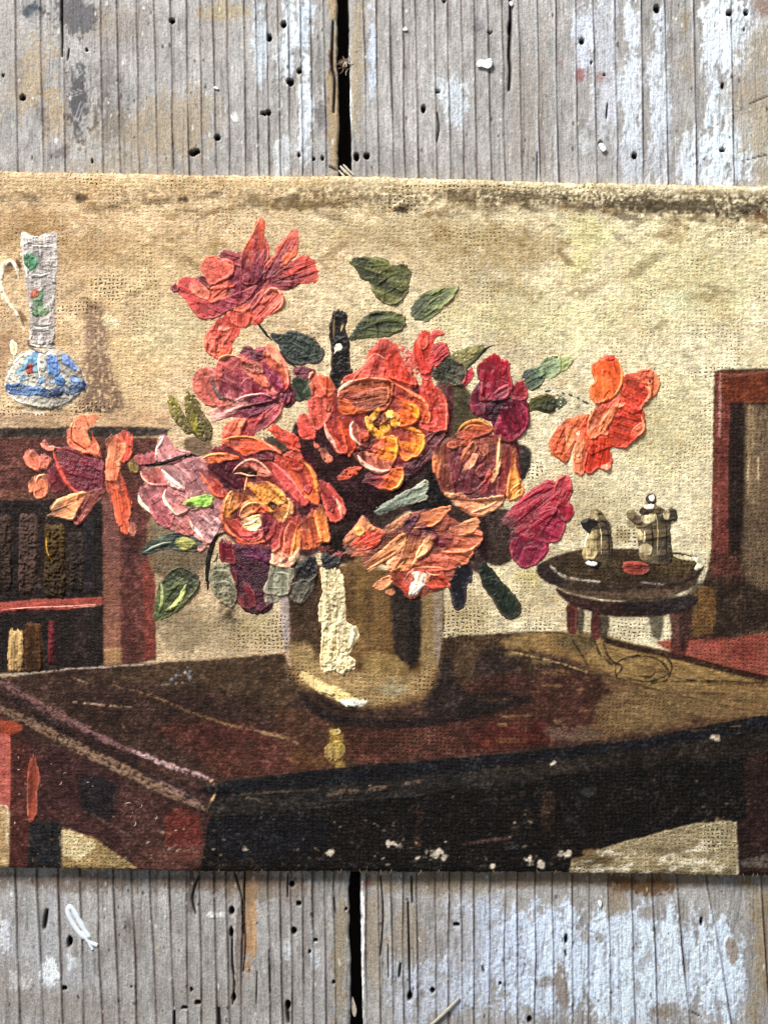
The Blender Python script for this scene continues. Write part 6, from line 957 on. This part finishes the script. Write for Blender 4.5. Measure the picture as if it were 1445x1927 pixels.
    holes = ([(324, 38, 6, 5), (43, 183, 6, 5.5), (363, 287, 7, 6), (370, 284, 7, 5), (534, 45, 6, 6), (507, 70, 5, 7), (563, 133, 5, 5), (546, 153, 7, 7), (497, 212, 7, 4), (505, 211, 5, 5), (409, 258, 6, 5), (163, 93, 3, 3), (500, 212, 3, 3), (562, 291, 3, 3), (607, 297, 3, 4), (590, 298, 3, 3), (131, 1772, 5, 9), (121, 1861, 5, 4), (549, 1665, 5, 6), (562, 1701, 4.5, 4.5), (553, 1753, 5.5, 6.5), (594, 1771, 4, 3.5), (583, 1793, 3, 3), (651, 1712, 2.4, 2.4), (360, 1863, 3, 4), (372, 1888, 6, 5), (347, 1898, 6, 3), (436, 1715, 5, 8), (440, 1878, 4, 8), (435, 1755, 3.5, 10), (542, 1893, 5, 9), (247, 1858, 2, 2), (173, 303, 2, 4), (6, 141, 3, 2), (628, 1850, 3, 3)] if side == 0 else
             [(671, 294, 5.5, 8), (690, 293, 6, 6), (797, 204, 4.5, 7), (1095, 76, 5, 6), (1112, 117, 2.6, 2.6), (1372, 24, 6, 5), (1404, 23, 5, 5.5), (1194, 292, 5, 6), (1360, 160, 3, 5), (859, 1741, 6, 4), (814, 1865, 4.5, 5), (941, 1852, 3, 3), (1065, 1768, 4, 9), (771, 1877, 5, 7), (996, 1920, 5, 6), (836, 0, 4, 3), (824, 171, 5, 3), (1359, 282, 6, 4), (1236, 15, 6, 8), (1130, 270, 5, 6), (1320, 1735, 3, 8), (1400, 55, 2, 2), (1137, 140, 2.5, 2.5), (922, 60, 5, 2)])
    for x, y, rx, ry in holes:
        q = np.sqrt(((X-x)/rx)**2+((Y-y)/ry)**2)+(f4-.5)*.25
        m_ = sm((1.12-q)/.3); z -= 13*m_; m_ = np.clip(m_, 0, .98)[..., None]; c = c*(1-m_)+lin('#120b08')*m_  # hole interiors also coloured near-black, painted shade on top of the cut depth
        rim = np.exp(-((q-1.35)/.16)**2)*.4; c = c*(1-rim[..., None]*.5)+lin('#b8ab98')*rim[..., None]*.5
    # scattered flecks of old whitewash, dark pin specks
    nfl = 260
    for k in range(nfl):
        x = rng.uniform(-30, 640) if side == 0 else rng.uniform(650, 1470); y = rng.choice([rng.uniform(0, 335), rng.uniform(1640, 1927)])
        r1 = rng.uniform(.8, 2.6); r2 = r1*rng.uniform(.8, 2.6); i0, i1 = np.searchsorted(ys, [y-9, y+9]); 
        if i1 <= i0: continue
        sub = np.s_[i0:i1]; q = np.sqrt(((X[sub]-x)/r1)**2+((Y[sub]-y)/r2)**2)
        m_ = (sm((1.2-q)/.5)*.8)[..., None]; cl = ['#d6d4cc', '#2c221e', '#c9c4b8', '#3c302a', '#b7a98e'][k % 5]; c[sub] = c[sub]*(1-m_)+lin(cl)*m_; z[sub] += m_[..., 0]*(.8 if k % 2 == 0 else -1)
    if side == 0:                              # fine scratches near the slate-coloured stain
        for q in ('120 180 158 168', '118 186 156 174', '122 176 150 166', '140 225 152 190', '146 228 156 200', '185 145 200 137'):
            pl = px('X', q); dd, _ = pdist(X, Y, pl, False); m_ = (np.exp(-(dd/.9)**2)*.6)[..., None]; c = c*(1-m_)+lin('#b8b4b0')*m_
    z += 1.8*(f1-.5)+.8*(f2-.5)+.55*(f3-.5)
    ed = (g0[:, None]-X) if side == 0 else (X-g1[:, None]); z -= 5*np.exp(-(np.clip(ed, 0, None)/2.2))
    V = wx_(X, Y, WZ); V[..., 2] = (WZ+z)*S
    n = X.shape[1]; r = X.shape[0]
    # plank edge going down into the gap
    ce = -1 if side == 0 else 0; Vs = [V.reshape(-1, 3)]; Cs = [np.clip(c, .01, .85).reshape(-1, 3)]
    e = V[:, ce].copy()
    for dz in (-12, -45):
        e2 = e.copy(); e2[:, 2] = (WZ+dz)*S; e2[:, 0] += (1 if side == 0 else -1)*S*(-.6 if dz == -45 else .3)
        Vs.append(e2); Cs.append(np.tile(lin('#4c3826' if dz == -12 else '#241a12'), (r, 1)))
    Q = grid_quads(np.ones((r-1, n-1), bool)); i = np.arange(r-1); base = r*n; ei = i*n+(n-1 if side == 0 else 0); ein = (i+1)*n+(n-1 if side == 0 else 0)
    q1 = np.stack([ei, ein, base+i+1, base+i], 1); q2 = np.stack([base+i, base+i+1, base+r+i+1, base+r+i], 1)
    if side == 1: q1 = q1[:, ::-1]; q2 = q2[:, ::-1]
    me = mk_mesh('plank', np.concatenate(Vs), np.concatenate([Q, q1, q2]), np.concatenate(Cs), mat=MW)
    return me
floor = empty('plank_surface', kind='structure')
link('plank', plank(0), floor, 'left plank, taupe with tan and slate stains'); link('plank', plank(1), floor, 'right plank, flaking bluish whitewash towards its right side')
for x0_, x1_, lab_ in ((-860, -196, 'further plank to the left, outside the photo'), (1646, 2330, 'further plank to the right, outside the photo')):
    xs_ = np.linspace(x0_, x1_, 70); ys_ = np.arange(-700, 2650, 24.0); X_, Y_ = np.meshgrid(xs_, ys_)
    z_ = 2.5*(fbm(X_, Y_*.2, 40, 501, 3)-.5)-3.5*np.exp(-np.minimum(X_-x0_, x1_-X_)/6)
    c_ = lin('#a59c92')*(1+.5*(fbm(X_, Y_*.25, 45, 510, 3)-.5))[..., None]; gr_ = (sm((vn(X_/14, Y_/900, 520)-.6)/.1)*.5)[..., None]; c_ = c_*(1-gr_)+lin('#4c3c34')*gr_
    V_ = wx_(X_, Y_, WZ); V_[..., 2] = (WZ+z_)*S; ny_, nx_ = X_.shape
    top_ = V_.reshape(-1, 3); sides = []
    Q_ = grid_quads(np.ones((ny_-1, nx_-1), bool)); extra = []; cs_ = [c_.reshape(-1, 3)]
    for e_, fl in ((0, True), (nx_-1, False)):
        lo = V_[:, e_].copy(); lo[:, 2] = (WZ-45)*S; b0 = len(top_)+sum(len(q) for q in sides); sides.append(lo); cs_.append(np.tile(lin('#2a1e15'), (ny_, 1)))
        i_ = np.arange(ny_-1); q_ = np.stack([i_*nx_+e_, (i_+1)*nx_+e_, b0+i_+1, b0+i_], 1); extra.append(q_[:, ::-1] if fl else q_)
    link('plank', mk_mesh('plank', np.concatenate([top_]+sides), np.concatenate([Q_]+extra), np.concatenate(cs_), mat=MW), floor, lab_)
V = np.array([[-.6, -.6, (WZ-46)*S], [.6, -.6, (WZ-46)*S], [.6, .6, (WZ-46)*S], [-.6, .6, (WZ-46)*S]])
link('underside_board', mk_mesh('underside_board', V, np.array([[0, 1, 2, 3]]), np.tile(lin('#1c140f'), (4, 1)), mat=MW), floor)

# ------------------------------------------------------------------ small loose things on the planks
def flat_mat(nm, c, rough=.6, v=.3, sc_=900):
    m = bpy.data.materials.new(nm); m.use_nodes = True; nt = m.node_tree; b = nt.nodes['Principled BSDF']
    tc = nd(nt, 'ShaderNodeTexCoord'); n = noise(nt, tc.outputs['Object'], sc_, 4, .6); r = tuple(lin(c))
    nt.links.new(mixc(nt, n.outputs['Fac'], tuple(x*(1-v) for x in r)+(1,), tuple(min(x*(1+v), .92) for x in r)+(1,)), b.inputs['Base Color']); b.inputs['Roughness'].default_value = rough
    bp = nd(nt, 'ShaderNodeBump'); bp.inputs['Strength'].default_value = .5; bp.inputs['Distance'].default_value = S; nt.links.new(n.outputs['Fac'], bp.inputs['Height']); nt.links.new(bp.outputs[0], b.inputs['Normal'])
    return m
M_white = flat_mat('white_flake', '#e6e8e6', .5, .08); M_straw = flat_mat('straw', '#b5aa98', .6, .25); M_fibre = flat_mat('brown_fibre', '#6a4c3c', .8, .4); M_wp = flat_mat('white_paint_line', '#dfe6ee', .5, .1)
def slab(name, pts, z0, z1, mat, tilt=0, **tg):
    """little chip: outline with bevelled top, lying on the planks"""
    p = catmull(px('X', pts), True, 4); n = len(p); ce = p.mean(0)
    V = []; 
    for f, z in ((.97, z0), (1.0, (z0+z1)/2), (.95, z1), (.5, z1+.2)):
        for q in p:
            r = ce+(q-ce)*f; V.append(wx_(np.array(r[0]), np.array(r[1]), WZ)*np.array([1, 1, 0])+np.array([0, 0, (z+tilt*(q[0]-ce[0])/10*(z > z0)+(.5*math.sin(q[0]*2.1+q[1]) if z > z0 else 0))*S]))
    F = [(k*n+i, k*n+(i+1) % n, (k+1)*n+(i+1) % n, (k+1)*n+i) for k in range(3) for i in range(n)]
    F = [f[::-1] for f in F]+[tuple(range(3*n, 4*n))[::-1]]
    me = bpy.data.meshes.new(name); me.from_pydata([tuple(v) for v in V], [], F); me.materials.append(mat)
    o = link(name, me)
    for k, v in tg.items(): o[k] = v
    return o
slab('paint_chip', '896 120 902 112 912 114 922 110 926 118 924 126 917 130 906 126 899 126', WZ+4, WZ+6.5, M_white, .8, label='largest white paint chip, lying near the top of the right plank', category='paint chip')
slab('paint_chip', '1125 272 1131 269 1137 275 1140 281 1134 286 1128 280', WZ+1, WZ+6, M_white, label='round white crumb stuck in a hole of the right plank above the painting', category='crumb')
slab('paint_chip', '402 165 406 162 412 166 409 168', WZ+.5, WZ+3, M_white, label='tiny white chip on the left plank above the painting', category='paint chip')
slab('paint_chip', '1124 1698 1127 1694 1132 1697 1131 1704 1129 1708 1126 1704', WZ+.5, WZ+3.5, M_white, label='small white flake on the bluish plank below the painting', category='paint chip')
slab('paint_chip', '758 54 763 50 767 56 760 58', WZ+.5, WZ+2.6, M_white, label='small white speck high on the right plank, right of the gap', category='paint chip')
slab('paint_chip', '958 4 961 2 965 6 963 11 959 9', WZ-.5, WZ+3, M_white, label='white crumb at the top of the long crack in the right plank', category='crumb')
slab('seed_husk', '663 1880 668 1892 671 1905 668 1918 663 1912 661 1895', WZ-14, WZ-8, M_straw, label='pale husk wedged in the gap between the planks below the painting', category='husk')
def stick(name, a, b, r, mat, z0, z1, bend=2, seg=9, **tg):
    V = []; F = []; a = np.array(a, float); b = np.array(b, float); dv = (b-a)/np.hypot(*(b-a)); nv = np.array([-dv[1], dv[0]])
    for i in range(seg):
        t = i/(seg-1); q = a+(b-a)*t+nv*bend*math.sin(t*3.1)+nv*rng.uniform(-.3, .3); rr = r*(1-.35*abs(2*t-1))*rng.uniform(.85, 1.1)
        for k in range(6):
            an = k*math.pi/3; u = nv*math.cos(an)*rr; w = wx_(np.array(q[0]+u[0]), np.array(q[1]+u[1]), WZ); V.append((w[0], w[1], (z0+(z1-z0)*t+r+math.sin(an)*rr*.8)*S))
    for i in range(seg-1):
        for k in range(6): F.append((i*6+k, i*6+(k+1) % 6, (i+1)*6+(k+1) % 6, (i+1)*6+k))
    F += [tuple(range(6))[::-1], tuple(range((seg-1)*6, seg*6))]
    me = bpy.data.meshes.new(name); me.from_pydata(V, [], F); me.materials.append(mat)
    return me
def thing_mesh(name, me, **tg):
    o = link(name, me)
    for k, v in tg.items(): o[k] = v
    return o
thing_mesh('bleached_splinter', stick('bleached_splinter', (803, 1935), (864, 1877), 3.2, M_straw, WZ, WZ+2, 1.5), label='bleached sliver of wood lying aslant at the bottom of the right plank', category='splinter')
sp = empty('broken_splinter', 'broken grey splinter poking out from under the top edge of the painting over the gap', 'splinter'); sp.location = (0, 0, 0)
for a, b, r in (((640, 312), (662, 334), 3.0), ((646, 309), (666, 330), 2.4), ((638, 320), (652, 336), 2.2)):
    me = stick('strand', a, b, r, M_straw, WZ-1, WZ+3, .6, 5); link('strand', me, sp)
tf = empty('fibre_tuft', 'brown tuft of fibres caught in the gap near the top of the photo', 'fibre tuft')
for k in range(26):
    c0 = np.array([648+rng.uniform(-9, 9), 116+rng.uniform(-8, 10)]); an = rng.uniform(0, 6.28); L_ = rng.uniform(7, 16); z = WZ+rng.uniform(-14, 1)
    me = stick('fibre', c0, c0+np.array([math.cos(an), math.sin(an)])*L_, rng.uniform(.6, 1.5), M_fibre if k % 3 else M_straw, z, z+rng.uniform(-3, 3), rng.uniform(-4, 4), 6); link('fibre', me, tf)
# ring of white paint on the left plank: a raised line
def paint_line(pts, w, closed, name, parent, lab=None):
    p = catmull(px('X', pts), closed, 7); n = len(p); V = []; F = []
    for i in range(n):
        t = (p[(i+1) % n]-p[i-1]) if closed else (p[min(i+1, n-1)]-p[max(i-1, 0)]); t = t/(np.hypot(*t)+1e-9); nv = np.array([-t[1], t[0]]); ww = w*(.8+.5*vn(np.array(i/3.), np.array(.5), 9))
        for o_, z in ((-1, -1.2), (-.7, 1.5), (0, 2.1), (.7, 1.5), (1, -1.2)):
            q = p[i]+nv*o_*ww/2; v = wx_(np.array(q[0]), np.array(q[1]), WZ); V.append((v[0], v[1], (WZ+z)*S))
    for i in range(n if closed else n-1):
        for k in range(4): a = i*5+k; b2 = ((i+1) % n)*5+k; F.append((a, a+1, b2+1, b2))
    me = bpy.data.meshes.new(name); me.from_pydata(V, [], F); me.materials.append(M_wp); o = link(name, me, parent, lab)
    for q in me.polygons: q.use_smooth = True
lp = [o for o in floor.children][0]
paint_line('130 1708 137 1712 146 1728 158 1750 166 1764 158 1764 146 1752 135 1735 128 1718', 10.5, True, 'white_paint_ring', lp, 'narrow ring of white paint drawn on the left plank'); paint_line('161 1764 168 1774 183 1780', 9, False, 'white_paint_tail', lp); paint_line('165 1770 174 1788', 6, False, 'white_paint_tail', lp)
print('tris', sum(len(o.data.polygons)*2 for o in bpy.data.objects if o.type == 'MESH'), 'objects', len(bpy.data.objects))
